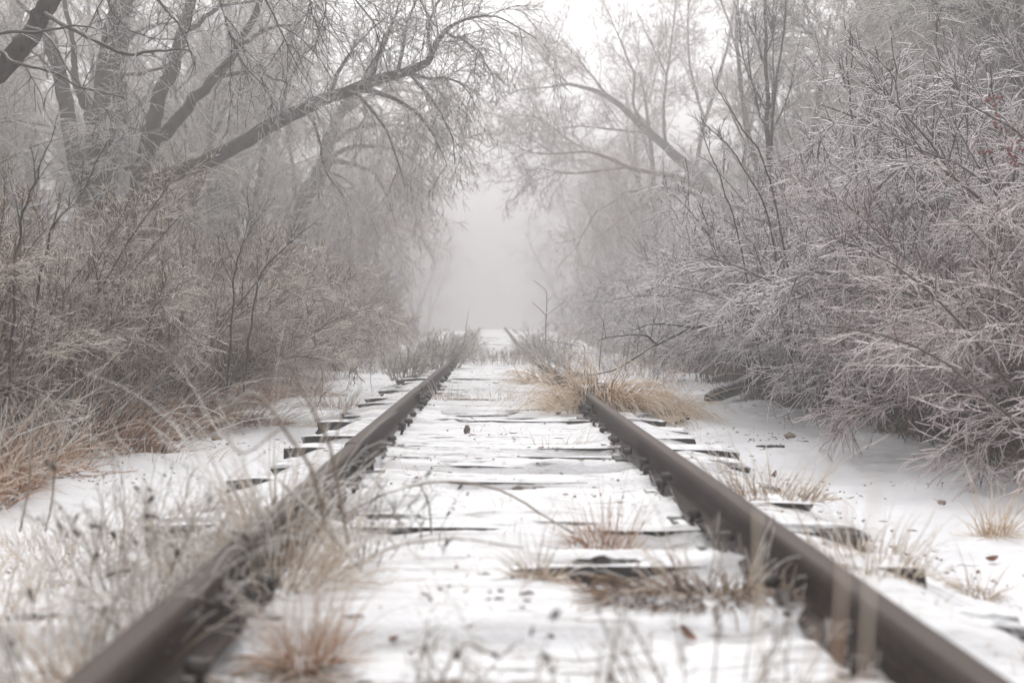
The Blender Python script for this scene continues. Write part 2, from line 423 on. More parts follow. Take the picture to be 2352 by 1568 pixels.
def tie_mesh(seed, length, wid=0.23, hgt=0.17, chew=1.0):
    r = rng(seed)
    nx_, prof = 44, []
    for a, b2, k in (((-.5, -1), (-.5, -.05), 4), ((-.5, -.05), (.5, -.05), 7), ((.5, -.05), (.5, -1), 4)):
        for t in np.linspace(0, 1, k, endpoint=False): prof.append((a[0] + (b2[0] - a[0]) * t, a[1] + (b2[1] - a[1]) * t))
    prof.append((.5, -1))
    prof = np.array(prof); k = len(prof)
    t = np.linspace(-1, 1, nx_)
    V = np.zeros((nx_, k, 3))
    V[:, :, 0] = (t * length / 2)[:, None]
    V[:, :, 1] = prof[:, 0] * wid
    V[:, :, 2] = prof[:, 1] * hgt + 0.05 * hgt
    groove = r.normal(0, 0.006, k)
    V[:, :, 2] += groove + 0.010 * chew * (vnoise(V[:, :, 0] * 3 + seed * 7.1, np.arange(k)[None, :] * 0.8 + seed, 31) - 0.5) * 2
    V[:, :, 1] += 0.010 * (vnoise(V[:, :, 0] * 2.5 + seed * 3.3, np.arange(k)[None, :] * 1.1, 32) - 0.5) * 2
    endw = np.clip(1 - (length / 2 - np.abs(V[:, :, 0])) / 0.16, 0, 1)
    V[:, :, 2] -= endw ** 2 * 0.018 * chew * vnoise(np.arange(k)[None, :] * 0.9 + 40 * np.sign(V[:, :, 0]), V[:, :, 0] * 6, 33 + seed)
    V[0, :, 0] += r.normal(0, 0.018, k); V[-1, :, 0] += r.normal(0, 0.018, k)
    mb = MB()
    q = (np.arange(nx_ - 1)[:, None] * k + np.arange(k - 1)[None, :])
    quads = np.stack((q, q + k, q + k + 1, q + 1), -1).reshape(-1, 4)
    mb.add(V.reshape(-1, 3), quads[:, ::-1], 0.0, [list(range(k)), list(range((nx_ - 1) * k, nx_ * k))[::-1]])
    return mb.mesh('railway_tie', smooth=False)

def plate_mesh():
    mb = MB(); mb.box((0, 0, 0.008), (0.30, 0.18, 0.016), 0.0); mb.box((-0.085, 0, 0.019), (0.02, 0.176, 0.010)); mb.box((0.085, 0, 0.019), (0.02, 0.176, 0.010))
    return mb.mesh('tie_plate', smooth=False)
def spike_mesh():
    mb = MB()
    mb.box((0, 0, 0.0), (0.016, 0.016, 0.10))
    pts = np.array([[(0.012, 0, 0.050), (0.006, 0, 0.061), (-0.018, 0, 0.062), (-0.030, 0, 0.052)]])
    mb.tubes(pts, np.array([[0.012, 0.019, 0.018, 0.008]]), 8, 0.0, True)
    return mb.mesh('spike', smooth=False)
PLATE, SPIKE = plate_mesh(), spike_mesh()
for me in (PLATE, SPIKE): me.materials.append(M['iron'])
far_tie = tie_mesh(901, 2.6)
far_tie.materials.append(M['tie'])
special = {3: 'split tie whose broken end pokes from the snow between rails', }
for i, ty in enumerate(tie_ys):
    tz = track_z(ty) + tie_rg.normal(-0.004, 0.008)
    near = ty < 15
    L = 2.62 + tie_rg.normal(0, 0.05)
    me = tie_mesh(100 + i, L) if near else far_tie
    o = link('railway_tie', me, M['tie'])
    o.location = (TX + tie_rg.normal(0, 0.04), ty, tz)
    slope = (track_z(ty + 1) - track_z(ty - 1)) / 2
    o.rotation_euler = (math.atan(slope), tie_rg.normal(0, 0.006), tie_rg.normal(0, 0.012 if i != 11 else 0.012))
    if i < 20: lab = 'snow covered weathered wooden tie, %s in line counting from the front' % ordinal(i)
    elif ty < 26: lab = 'snow covered tie lying between the dry weed patches on the track'
    else: lab = 'far snow covered tie on the foggy rise behind the weeds'
    tag(o, lab, 'railway tie', 'wooden ties under the rails')
    if near:
        for xr in (RAIL_L, RAIL_R):
            pl = link('tie_plate', PLATE, None, o); pl.location = (xr - o.location.x, 0, 0.004 - (tz - track_z(ty)))
            for sx_, sy_ in ((-1, -0.045), (1, 0.05), (-1, 0.055), (1, -0.055)):
                if tie_rg.random() < 0.25: continue
                sp = link('spike', SPIKE, None, pl)
                sp.location = (sx_ * (0.078 + tie_rg.uniform(0, 0.012)), sy_, -0.012 + abs(tie_rg.normal(0, 0.016)))
                sp.rotation_euler = (tie_rg.normal(0, 0.12), tie_rg.normal(0, 0.12), 0 if sx_ > 0 else math.pi)

# ------------------------------------------------------------------ rails
def rail_profile():
    h = [(0.062, 0.0), (0.062, 0.010), (0.018, 0.026), (0.010, 0.040), (0.0085, 0.075), (0.010, 0.105), (0.022, 0.117), (0.031, 0.121), (0.0325, 0.147), (0.028, 0.156), (0.018, 0.160), (0.0, 0.161)]
    left = [(-a, b2) for a, b2 in h[::-1][1:]]
    return np.array(h + left)
PROF = rail_profile()
def rail_mesh(x, y0, y1, dx=0.0, wob=0):
    yy = [y0]; s = 0.12
    while yy[-1] < y1 - 0.05: yy.append(min(y1, yy[-1] + max(0.12, yy[-1] * 0.02)))
    yy = np.array(yy); k = len(PROF)
    zz = track_z(yy) + 0.012 + 0.004 * (vnoise(yy * 0.8 + x * 10, yy * 0 + wob, 51) - 0.5)
    xx = x + dx + 0.010 * (vnoise(yy * 0.35 + x * 10, yy * 0 + wob, 52) - 0.5)
    V = np.zeros((len(yy), k, 3))
    V[:, :, 0] = xx[:, None] + PROF[None, :, 0]; V[:, :, 1] = yy[:, None]; V[:, :, 2] = zz[:, None] + PROF[None, :, 1]
    at = np.broadcast_to(((PROF[:, 1] > 0.146) * 1.0)[None, :], (len(yy), k))
    mb = MB()
    i = np.arange(k); i2 = (i + 1) % k; j = np.arange(len(yy) - 1)[:, None] * k
    quads = np.stack((np.broadcast_to(j + i, (len(yy) - 1, k)), j + k + i, j + k + i2, j + i2), -1).reshape(-1, 4)
    mb.add(V.reshape(-1, 3), quads[:, ::-1], at.reshape(-1), [list(range(k))[::-1], list(range((len(yy) - 1) * k, len(yy) * k))])
    return mb

def joint_bar(x, y, side, parent, origin, ln=0.62):
    mb = MB()
    pr = np.array([(0.013, 0.030), (0.045, 0.022), (0.047, 0.034), (0.030, 0.045), (0.028, 0.095), (0.034, 0.108), (0.030, 0.117), (0.013, 0.112)])
    k = len(pr); V = np.zeros((2, k, 3))
    for j, yy in enumerate((y - ln / 2, y + ln / 2)):
        V[j, :, 0] = x + side * pr[:, 0]; V[j, :, 1] = yy; V[j, :, 2] = pr[:, 1] + 0.012
    quads = [(i, (i + 1) % k, k + (i + 1) % k, k + i) for i in range(k)]
    mb.add(V.reshape(-1, 3), quads, 0.0, [list(range(k)), list(range(k, 2 * k))])
    bar = mb.build('joint_bar', M['iron'], parent, smooth=False, origin=origin)
    for dy in (-0.22, -0.08, 0.08, 0.22):
        bb = MB()
        bb.tubes(np.array([[(x + side * 0.028, y + dy, 0.082), (x + side * 0.054, y + dy, 0.082)]]), np.array([[0.021, 0.021]]), 6, 0.0, True)
        bb.tubes(np.array([[(x + side * 0.054, y + dy, 0.082), (x + side * 0.075, y + dy, 0.082)]]), np.array([[0.011, 0.011]]), 8, 0.0, True)
        bb.build('bolt', M['iron'], bar, smooth=False, origin=origin)

def rail(x, y0, y1, label, joints, dx=0.0, wob=0):
    o0 = (x, max(y0, 0.0), 0.0)
    r = rail_mesh(x, y0, y1, dx, wob).build('rail', M['rail'], None, smooth=False, origin=o0)
    r.location = o0
    tag(r, label, 'rail', 'rusty rails of the track')
    for jy, ln in joints:
        joint_bar(x + dx, jy, 1, r, o0, ln); joint_bar(x + dx, jy, -1, r, o0, ln)
rail(RAIL_L, 0.5, 4.72, 'left rusty rail in the foreground, running behind the blurred dry weeds', [], 0.004, 1)
rail(RAIL_L, 4.735, 9.05, 'left rusty rail beyond the first bolted joint, with a clean bare head', [(4.74, 0.66)], -0.006, 2)
rail(RAIL_L, 9.065, 62, 'left rusty rail from its second joint into the grey weeds and fog', [(9.06, 0.6)], 0.002, 3)
rail(RAIL_R, 0.5, 7.95, 'right rusty rail in the foreground, ending under the straw mound', [], 0.0, 4)
rail(RAIL_R, 7.965, 62, 'right rusty rail beyond the straw mound, mostly buried in weeds', [(7.9, 0.6)], -0.004, 5)

# ------------------------------------------------------------------ growth of branches
def grow(P0, D0, L, r0, r1, m, wander, droop, rg, drift=None, curl=1.0):
    N = len(P0); pts = np.empty((N, m + 1, 3)); pts[:, 0] = P0; d = unit(np.array(D0, float))
    L = np.broadcast_to(np.asarray(L, float), (N,)); dr = np.broadcast_to(np.asarray(droop, float), (N,))
    for i in range(m):
        d = d + rg.normal(0, wander, (N, 3))
        d[:, 2] -= dr * ((i + 1) / m) ** curl
        if drift is not None: d = d + drift
        d = unit(d)
        pts[:, i + 1] = pts[:, i] + d * (L / m)[:, None]
    t = np.linspace(0, 1, m + 1)[None, :]
    r0 = np.broadcast_to(np.asarray(r0, float), (N,))[:, None]; r1 = np.broadcast_to(np.asarray(r1, float), (N,))[:, None]
    return pts, r0 * (1 - t) + r1 * t

def spawn(pts, rad, k, t0, t1, ang, sd, rg, up=0.0, flat=None):
    N, Mm, _ = pts.shape
    tt = rg.uniform(t0, t1, (N, k)); f = tt * (Mm - 1); i = np.minimum(f.astype(int), Mm - 2); fr = (f - i)[..., None]
    n_ = np.arange(N)[:, None]
    p = pts[n_, i] * (1 - fr) + pts[n_, i + 1] * fr
    T = unit(pts[n_, i + 1] - pts[n_, i])
    rr = rad[n_, i]
    v = rg.normal(0, 1, T.shape)
    if flat is not None: v = v * np.array(flat)
    v = unit(v - (v * T).sum(-1, keepdims=True) * T)
    a = (ang + rg.normal(0, sd, (N, k)))[..., None]
    d = np.cos(a) * T + np.sin(a) * v
    d[..., 2] += up
    return p.reshape(-1, 3), unit(d).reshape(-1, 3), tt.ravel(), np.repeat(np.arange(N), k), rr.ravel()

def catmull(path, n):
    p = np.array(path, float)
    p = np.vstack((2 * p[0] - p[1], p, 2 * p[-1] - p[-2]))
    seg = len(p) - 3
    t = np.linspace(0, seg, n); i = np.minimum(t.astype(int), seg - 1); u = (t - i)[:, None]
    a, b2, c, d = p[i], p[i + 1], p[i + 2], p[i + 3]
    return 0.5 * ((2 * b2) + (-a + c) * u + (2 * a - 5 * b2 + 4 * c - d) * u ** 2 + (-a + 3 * b2 - 3 * c + d) * u ** 3)

def twig_levels(mb, pts, rad, rg, spec, minr):
    """spec: list of dicts, one per level: k, t0,t1, ang, sd, len, m, wander, droop, up, r, frost"""
    for sp in spec:
        p, d, tt, par, rr = spawn(pts, rad, sp['k'], sp.get('t0', .15), sp.get('t1', 1.0), sp['ang'], sp.get('sd', .25), rg, sp.get('up', 0), sp.get('flat'))
        L = sp['len'] * (1 - sp.get('fall', .45) * tt) * rg.uniform(.55, 1.3, len(tt))
        r0 = np.minimum(np.maximum(sp['r'], minr), np.maximum(rr * 0.9, minr))
        pts, rad = grow(p, d, L, r0, np.maximum(r0 * sp.get('taper', .45), minr * .7), sp['m'], sp['wander'], sp.get('droop', 0) * rg.uniform(.3, 1.4, len(tt)), rg, sp.get('drift'))
        mb.tubes(pts, rad, sp.get('sides', 3), np.clip(sp['frost'] + rg.normal(0, .16, len(tt)), 0, 1.1))
    return pts, rad

def shrub(seed, H, nst, lean, spread, spec, stem_r=0.010, base_r=0.35, droop=0.35, wander=0.06, minr=0.003, mats=('stem', 'ice_twig'), tilt=0.5):
    rg = rng(seed)
    a = rg.uniform(0, 2 * math.pi, nst); rr = np.sqrt(rg.random(nst)) * base_r
    P0 = np.stack((np.cos(a) * rr * spread[0], np.sin(a) * rr * spread[1], np.full(nst, -0.05)), 1)
    D0 = np.stack((np.cos(a) * tilt * rr / base_r * 1.1 + lean[0] + rg.normal(0, .16, nst), np.sin(a) * tilt * rr / base_r * 1.1 + lean[1] + rg.normal(0, .16, nst), np.ones(nst)), 1)
    L = H * rg.uniform(.65, 1.25, nst)
    pts, rad = grow(P0, D0, L, stem_r * rg.uniform(.7, 1.3, nst), stem_r * .35, 9, wander, droop * rg.uniform(.4, 1.3, nst), rg, None, 1.4)
    st = MB(); st.tubes(pts, rad, 5, 0.18)
    tw = MB(); twig_levels(tw, pts, rad, rg, spec, minr)
    return st, tw

def put_shrub(name, label, cat, group, st, tw, loc, mats, rz=0.0, sc=1.0):
    root = empty(name, loc, rz); root.scale = (sc, sc, sc) if np.ndim(sc) == 0 else sc
    st.build('stems', M[mats[0]], root); tw.build('twigs', M[mats[1]], root)
    return tag(root, label, cat, group)

def again(root, loc, rz, sc, label):
    c = copy_tree(root); c.location = loc; c.rotation_euler = (0, 0, rz); c.scale = (sc, sc, sc) if np.ndim(sc) == 0 else sc
    c['label'] = label
    return c


# ------------------------------------------------------------------ trees
def tree(name, label, stems, limbs, crown, seed, mats, group=None, minr=0.0035, extra=None, cat='tree', push=1.0):
    """stems and limbs are paths of (px, py, depth, radius); crown is a list of (which paths, twig spec)"""
    rg = rng(seed); minr = minr * push ** .75
    crown = [(w_, [dict(s_, len=s_['len'] * push, r=s_['r'] * push ** .75) for s_ in sp_]) for w_, sp_ in crown]
    def world(path, n=26, jit=1.0):
        p = np.array([P(a, b2, c * push) for a, b2, c, _ in path]); r = np.array([q_[3] * push for q_ in path])
        c = catmull(p, n); tt = np.linspace(0, len(r) - 1, n); rr = np.interp(tt, np.arange(len(r)), r)
        j = rg.normal(0, 1, (n, 3)); j = (j + np.roll(j, 1, 0) + np.roll(j, -1, 0)) / 3; j[0] = 0
        return c + j * (rr * 0.22 + 0.008)[:, None] * jit, rr
    sp = [world(s_, 40) for s_ in stems]; lp = [world(s_, 26) for s_ in limbs]
    base = sp[0][0][0].copy() if sp else lp[0][0][0].copy()
    base[2] = gz(base[0], base[1])
    root = empty(name, base)
    tr = MB()
    for p, r in sp: tr.tubes(p[None], r[None], 10, 0.02, True, 0.07, rg)
    if sp: tr.build('trunk', M[mats[0]], root, origin=base)
    cr = MB()
    for p, r in lp: cr.tubes(p[None], r[None], 7, 0.16, True, 0.06, rg)
    allp = [p for p, _ in sp] + [p for p, _ in lp]; allr = [r for _, r in sp] + [r for _, r in lp]
    for which, spec in crown:
        sel = [k for k in which]
        for size in (40, 26):
            ss = [k for k in sel if len(allp[k]) == size]
            if ss: twig_levels(cr, np.stack([allp[k] for k in ss]), np.stack([allr[k] for k in ss]), rg, spec, minr)
    if extra: extra(cr, rg)
    cr.build('crown', M[mats[1]], root, origin=base)
    return tag(root, label, cat, group)

def drooping(k1, l1, k2=7, l2=.55, k3=4, l3=.22, up=.15, fr=.55, t0=.3, r=.009, dr=.22):
    return [dict(k=k1, t0=t0, t1=1, ang=.85, sd=.3, len=l1, m=9, wander=.10, droop=dr, up=up, r=r, frost=.25),
            dict(k=k2, t0=.15, ang=.7, sd=.25, len=l2, m=6, wander=.09, droop=.12, r=.005, frost=fr - .05),
            dict(k=k3, t0=.15, ang=.75, sd=.3, len=l3, m=3, wander=.10, droop=.05, r=.004, frost=fr)]

G_L, G_R = 'bare trees in the left thicket', 'bare trees on the right of the track'
# near dark trunk leaning across the top left corner, its boughs hanging over the picture
stems = [[(-420, 900, 6.6, 0.1020), (-250, 560, 6.7, 0.0884), (-80, 260, 6.8, 0.0782), (0, 160, 6.9, 0.0714), (50, 105, 6.9, 0.0680), (88, 42, 7.0, 0.0646), (118, -10, 7.0, 0.0612), (170, -130, 7.1, 0.0544), (230, -330, 7.3, 0.0408)]]
limbs = [
    [(95, 22, 7.0, 0.0186), (130, 45, 6.7, 0.0167), (165, 66, 6.5, 0.0155), (227, 95, 6.3, 0.0136), (293, 125, 6.2, 0.0112), (330, 121, 6.1, 0.0093), (385, 112, 6.0, 0.0074), (440, 118, 5.9, 0.0050)],
    [(-60, 85, 6.6, 0.0124), (0, 77, 6.5, 0.0112), (90, 70, 6.4, 0.0099), (176, 60, 6.3, 0.0062), (238, 64, 6.2, 0.0031)],
    [(-60, 95, 6.4, 0.0136), (0, 117, 6.3, 0.0124), (37, 147, 6.2, 0.0112), (110, 161, 6.1, 0.0087), (183, 198, 6.0, 0.0068), (286, 223, 5.9, 0.0037)],
    [(60, 60, 6.9, 0.0112), (110, 82, 6.6, 0.0093), (150, 150, 6.4, 0.0068), (215, 235, 6.3, 0.0043), (240, 275, 6.2, 0.0025)],
    [(180, -150, 7.1, 0.0217), (330, -160, 6.9, 0.0186), (480, -110, 6.7, 0.0149), (580, -40, 6.6, 0.0099), (640, 60, 6.5, 0.0056), (680, 150, 6.5, 0.0031)],
    [(180, -150, 7.1, 0.0217), (400, -210, 7.2, 0.0186), (640, -170, 7.3, 0.0149), (760, -60, 7.3, 0.0087), (850, 40, 7.3, 0.0043), (890, 90, 7.3, 0.0025)],
    [(150, -90, 7.1, 0.0186), (280, -80, 6.8, 0.0136), (370, 10, 6.6, 0.0093), (420, 70, 6.5, 0.0062), (450, 150, 6.4, 0.0037)],
    [(480, -110, 6.7, 0.0087), (505, 0, 6.6, 0.0068), (530, 70, 6.5, 0.0056), (560, 150, 6.5, 0.0037), (630, 215, 6.5, 0.0025)],
    [(400, -210, 7.2, 0.0136), (640, -120, 7.0, 0.0112), (700, -30, 7.0, 0.0074), (720, 40, 7.0, 0.0056), (760, 130, 7.0, 0.0031)],
    [(640, -170, 7.3, 0.0124), (820, -130, 7.4, 0.0093), (930, -40, 7.5, 0.0056), (1000, 60, 7.5, 0.0025)],
    [(150, -90, 7.1, 0.0155), (230, -40, 6.9, 0.0112), (262, 30, 6.8, 0.0074), (320, 80, 6.7, 0.0050), (420, 96, 6.6, 0.0025)],
]
sp_near = [dict(k=9, t0=.3, t1=1, ang=.75, sd=.3, len=.75, m=8, wander=.10, droop=.14, up=-.15, r=.006, frost=.28),
           dict(k=6, t0=.1, ang=.75, sd=.25, len=.32, m=5, wander=.12, droop=.08, r=.0036, frost=.5),
           dict(k=3, t0=.15, ang=.8, sd=.3, len=.11, m=3, wander=.12, r=.003, frost=.6)]
sp_nearlow = [dict(k=6, t0=.2, t1=1, ang=.8, sd=.3, len=.45, m=7, wander=.10, droop=.08, r=.005, frost=.2),
           dict(k=4, t0=.2, ang=.75, sd=.25, len=.2, m=4, wander=.12, r=.0036, frost=.4)]
tree('leaning_tree', 'dark rough trunk leaning across the top left corner, hanging boughs over the picture', stems, limbs,
     [([1, 2, 3, 4, 7], sp_nearlow), ([5, 6, 8, 9, 10, 11], sp_near)], 1, ('dark_trunk', 'dark_twig'), G_L, .0028)

# three trunks close together
three = [
    ('moss stained bare tree, leftmost of the three trunks close together',
     [[(222, 790, 11.6, .15), (212, 520, 11.6, .13), (183, 385, 11.6, .105), (165, 293, 11.6, .095), (136, 176, 11.6, .085), (114, 73, 11.6, .078), (104, 0, 11.6, .074), (80, -160, 11.6, .06), (60, -360, 11.6, .04)]],
     [[(112, 60, 11.6, .03), (60, 20, 11.4, .026), (10, -30, 11.3, .018), (-60, -60, 11.2, .01)], [(140, 190, 11.6, .02), (90, 130, 11.5, .015), (30, 100, 11.3, .008)],
      [(90, -100, 11.6, .035), (160, -150, 11.4, .025), (240, -170, 11.2, .012)], [(72, -220, 11.6, .03), (0, -290, 11.4, .02), (-80, -300, 11.4, .01)]]),
    ('forked bare tree, middle of the three trunks close together',
     [[(240, 820, 11.0, .17), (228, 560, 11.0, .125), (223, 450, 11.0, .112), (220, 300, 11.0, .10), (238, 176, 11.0, .085), (250, 92, 11.0, .08), (272, 0, 11.0, .076), (300, -140, 11.0, .06), (320, -340, 11.0, .04)],
      [(220, 300, 11.0, .07), (205, 255, 11.0, .06), (183, 215, 11.0, .05), (172, 170, 11.1, .04), (168, 90, 11.2, .03), (150, 0, 11.3, .025), (130, -160, 11.3, .015)]],
     [[(240, 165, 11, .03), (300, 170, 10.8, .026), (360, 160, 10.6, .018), (430, 120, 10.5, .009)], [(260, 40, 11, .03), (330, -20, 10.8, .022), (420, -50, 10.6, .012)],
      [(290, -80, 11, .03), (380, -140, 10.8, .022), (500, -150, 10.6, .01)]]),
    ('slim olive bare tree, rightmost of the three trunks close together',
     [[(268, 800, 11.9, .14), (258, 520, 11.9, .11), (253, 403, 11.9, .10), (264, 293, 11.9, .092), (278, 146, 11.9, .08), (282, 55, 11.9, .075), (290, 0, 11.9, .072), (310, -180, 11.9, .055), (340, -360, 11.9, .035)]],
     [[(283, 100, 11.9, .03), (340, 60, 11.8, .022), (420, 50, 11.6, .012)], [(300, -100, 11.9, .03), (380, -170, 11.7, .02), (480, -170, 11.5, .01)],
      [(276, 180, 11.9, .022), (320, 230, 11.7, .016), (350, 330, 11.6, .008)]]),
]
for i, (lab, st, li) in enumerate(three):
    ns = len(st)
    tree('bare_tree', lab, st, li, [(range(ns, ns + len(li)), drooping(11, 1.3, 6, .5, 4, .2, r=.007)), (range(ns), drooping(9, 1.0, 5, .45, 4, .2, t0=.55, r=.006))],
         20 + i, ('trunk', 'tree_twig'), G_L, push=1.35)

# forked tree right of them
tree('forked_tree', 'forked bare tree whose right arm slants up beside the long leaning limb',
     [[(322, 800, 10.6, .15), (319, 487, 10.6, .11), (330, 385, 10.6, .10), (352, 293, 10.6, .085), (370, 205, 10.6, .075), (399, 146, 10.6, .068), (440, 0, 10.6, .06), (480, -160, 10.6, .045), (500, -330, 10.6, .03)],
      [(340, 350, 10.6, .07), (365, 312, 10.5, .072), (396, 286, 10.4, .066), (440, 234, 10.3, .058), (487, 190, 10.2, .05), (545, 110, 10.1, .04), (590, 20, 10.0, .03), (640, -120, 9.9, .02)]],
     [[(345, 330, 10.6, .03), (318, 300, 10.5, .024), (290, 290, 10.4, .012)], [(335, 378, 10.6, .035), (300, 385, 10.4, .032), (270, 388, 10.2, .022)],
      [(500, 175, 10.2, .03), (580, 165, 10.0, .022), (660, 190, 9.8, .011)], [(420, 80, 10.6, .03), (500, 20, 10.3, .022), (600, 0, 10.1, .011)],
      [(550, 100, 10.1, .025), (640, 60, 9.9, .017), (740, 70, 9.7, .008)]],
     [(range(2, 7), drooping(13, 1.2, 7, .5, 4, .2, r=.007)), (range(0, 2), drooping(8, 1.0, 5, .45, 4, .2, t0=.55, r=.006))], 31, ('trunk', 'tree_twig'), G_L, push=1.35)

# long limb arching toward the track
limb = [[(330, 520, 10.2, .13), (345, 440, 10.2, .11), (375, 405, 10.15, .085), (421, 391, 10.1, .082), (476, 366, 10.0, .08), (568, 322, 9.9, .075), (641, 278, 9.8, .07), (696, 249, 9.7, .066), (751, 224, 9.6, .06), (804, 206, 9.5, .055), (867, 183, 9.4, .05), (930, 167, 9.3, .044), (981, 143, 9.2, .038), (995, 114, 9.2, .030), (1021, 73, 9.1, .022), (1058, 48, 9.0, .014), (1131, 35, 8.9, .009), (1186, 62, 8.9, .006), (1241, 95, 8.9, .003)]]
sub = [
    [(822, 205, 9.5, .03), (870, 215, 9.4, .026), (930, 240, 9.3, .020), (980, 285, 9.2, .014), (1005, 330, 9.1, .009), (1025, 385, 9.1, .004)],
    [(930, 168, 9.3, .022), (985, 180, 9.2, .017), (1025, 180, 9.1, .012), (1060, 195, 9.0, .008), (1085, 225, 9.0, .004)],
    [(915, 172, 9.3, .022), (925, 110, 9.2, .018), (940, 40, 9.2, .013), (975, -40, 9.1, .008), (1010, -90, 9.1, .004)],
    [(990, 120, 9.2, .02), (985, 60, 9.1, .015), (1010, 0, 9.1, .010), (1050, -60, 9.0, .005)],
    [(760, 222, 9.6, .024), (780, 160, 9.6, .018), (830, 90, 9.5, .012), (900, 30, 9.4, .006)],
    [(850, 190, 9.4, .025), (870, 130, 9.4, .019), (900, 60, 9.3, .012), (930, -30, 9.2, .006)],
    [(800, 208, 9.5, .022), (840, 235, 9.3, .018), (880, 290, 9.2, .013), (910, 360, 9.1, .008), (930, 430, 9.1, .004)],
    [(940, 165, 9.3, .02), (980, 215, 9.1, .016), (1015, 265, 9.0, .011), (1040, 320, 8.9, .006), (1045, 380, 8.9, .003)],
    [(700, 248, 9.7, .02), (730, 300, 9.5, .015), (740, 370, 9.4, .009), (770, 440, 9.4, .005)],
    [(1021, 73, 9.1, .014), (1070, 95, 9.0, .010), (1105, 125, 8.9, .006), (1125, 165, 8.9, .003)],
    [(640, 280, 9.8, .022), (660, 200, 9.8, .016), (700, 120, 9.7, .010), (760, 50, 9.6, .005)],
]
sp_limb = [dict(k=11, t0=.1, t1=1, ang=.7, sd=.3, len=.62, m=9, wander=.08, droop=.17, r=.0058, up=.05, frost=.34),
           dict(k=8, t0=.1, ang=.6, sd=.2, len=.34, m=6, wander=.08, droop=.10, r=.0038, frost=.54),
           dict(k=3, t0=.15, ang=.7, sd=.3, len=.15, m=3, wander=.1, r=.0034, frost=.6)]
sp_limb0 = [dict(k=44, t0=.35, t1=1, ang=.9, sd=.3, len=.85, m=9, wander=.08, droop=.2, r=.0065, up=.2, frost=.34),
           dict(k=9, t0=.1, ang=.6, sd=.2, len=.45, m=6, wander=.08, droop=.10, r=.0042, frost=.5),
           dict(k=3, t0=.15, ang=.7, sd=.3, len=.16, m=3, wander=.1, r=.0034, frost=.6)]
tree('arching_tree', 'long snow topped limb arching toward the track, drooping rimed twigs at its end', limb, sub,
     [(range(1, 12), sp_limb), ([0], sp_limb0)], 41, ('trunk', 'tree_twig'), G_L, push=1.5)

# leaning trunk further back with weeping branches
tree('weeping_tree', 'fog dimmed leaning trunk with weeping branches below the long arching limb',
     [[(650, 720, 15.5, .17), (696, 473, 15.5, .13), (716, 430, 15.5, .125), (738, 395, 15.4, .115), (752, 340, 15.4, .10), (770, 285, 15.4, .09), (800, 235, 15.3, .075), (850, 170, 15.2, .06), (900, 60, 15.1, .04)]],
     [[(742, 385, 15.4, .06), (775, 370, 15.2, .05), (820, 378, 15.0, .04), (860, 400, 14.8, .03), (890, 450, 14.7, .018), (910, 520, 14.7, .008)],
      [(745, 378, 15.4, .05), (790, 345, 15.1, .04), (860, 335, 14.8, .03), (940, 360, 14.5, .018), (990, 420, 14.4, .008)],
      [(755, 330, 15.4, .045), (830, 290, 15.0, .035), (930, 290, 14.7, .022), (1010, 340, 14.5, .010)],
      [(738, 392, 15.4, .04), (760, 410, 15.1, .03), (790, 460, 14.9, .02), (810, 540, 14.8, .009)],
      [(775, 275, 15.4, .04), (850, 220, 15.1, .03), (950, 210, 14.8, .018), (1040, 260, 14.6, .008)],
      [(742, 388, 15.4, .04), (800, 420, 15.6, .03), (850, 490, 15.8, .015), (870, 570, 15.8, .007)]],
     [(range(1, 7), drooping(22, 1.5, 8, .6, 4, .25, dr=.3, up=.05, r=.009)), ([0], drooping(14, 1.5, 7, .6, 4, .25, dr=.25, t0=.4))], 51, ('trunk', 'pink_tree_twig'), G_L, .0045, push=1.7)

# grey trunks behind
for i, (lab, st) in enumerate([
    ('grey trunk in the fog right of the slanting forked arm, steeply upright',
     [[(535, 760, 14.2, .13), (531, 432, 14.2, .10), (553, 256, 14.2, .08), (566, 150, 14.2, .07), (600, -60, 14.2, .05), (640, -260, 14.2, .03)]]),
    ('faint leaning trunk crossing behind the middle of the long arching limb',
     [[(470, 760, 16.5, .14), (500, 480, 16.5, .12), (555, 380, 16.5, .10), (610, 260, 16.5, .09), (650, 150, 16.5, .07), (700, -40, 16.5, .05), (740, -240, 16.5, .03)]]),
    ('twin grey stems in the fog left of the faint leaning trunk',
     [[(490, 760, 14.8, .11), (487, 430, 14.8, .085), (500, 300, 14.8, .07), (520, 150, 14.8, .055), (530, -80, 14.8, .03)], [(515, 760, 14.9, .10), (507, 440, 14.9, .075), (530, 330, 14.9, .06), (545, 210, 14.9, .05), (590, 0, 14.9, .03)]]),
    ('faint slim trunk deep in the left thicket behind the three trunks',
     [[(60, 760, 15.5, .13), (70, 400, 15.5, .10), (60, 200, 15.5, .08), (40, 0, 15.5, .06), (30, -220, 15.5, .03)]])]):
    tree('grey_tree', lab, st, [], [(range(len(st)), drooping(34, 2.0, 8, .75, 5, .28, t0=.25, r=.010))], 60 + i, ('trunk', 'tree_twig'), G_L, .0045, push=2.0)

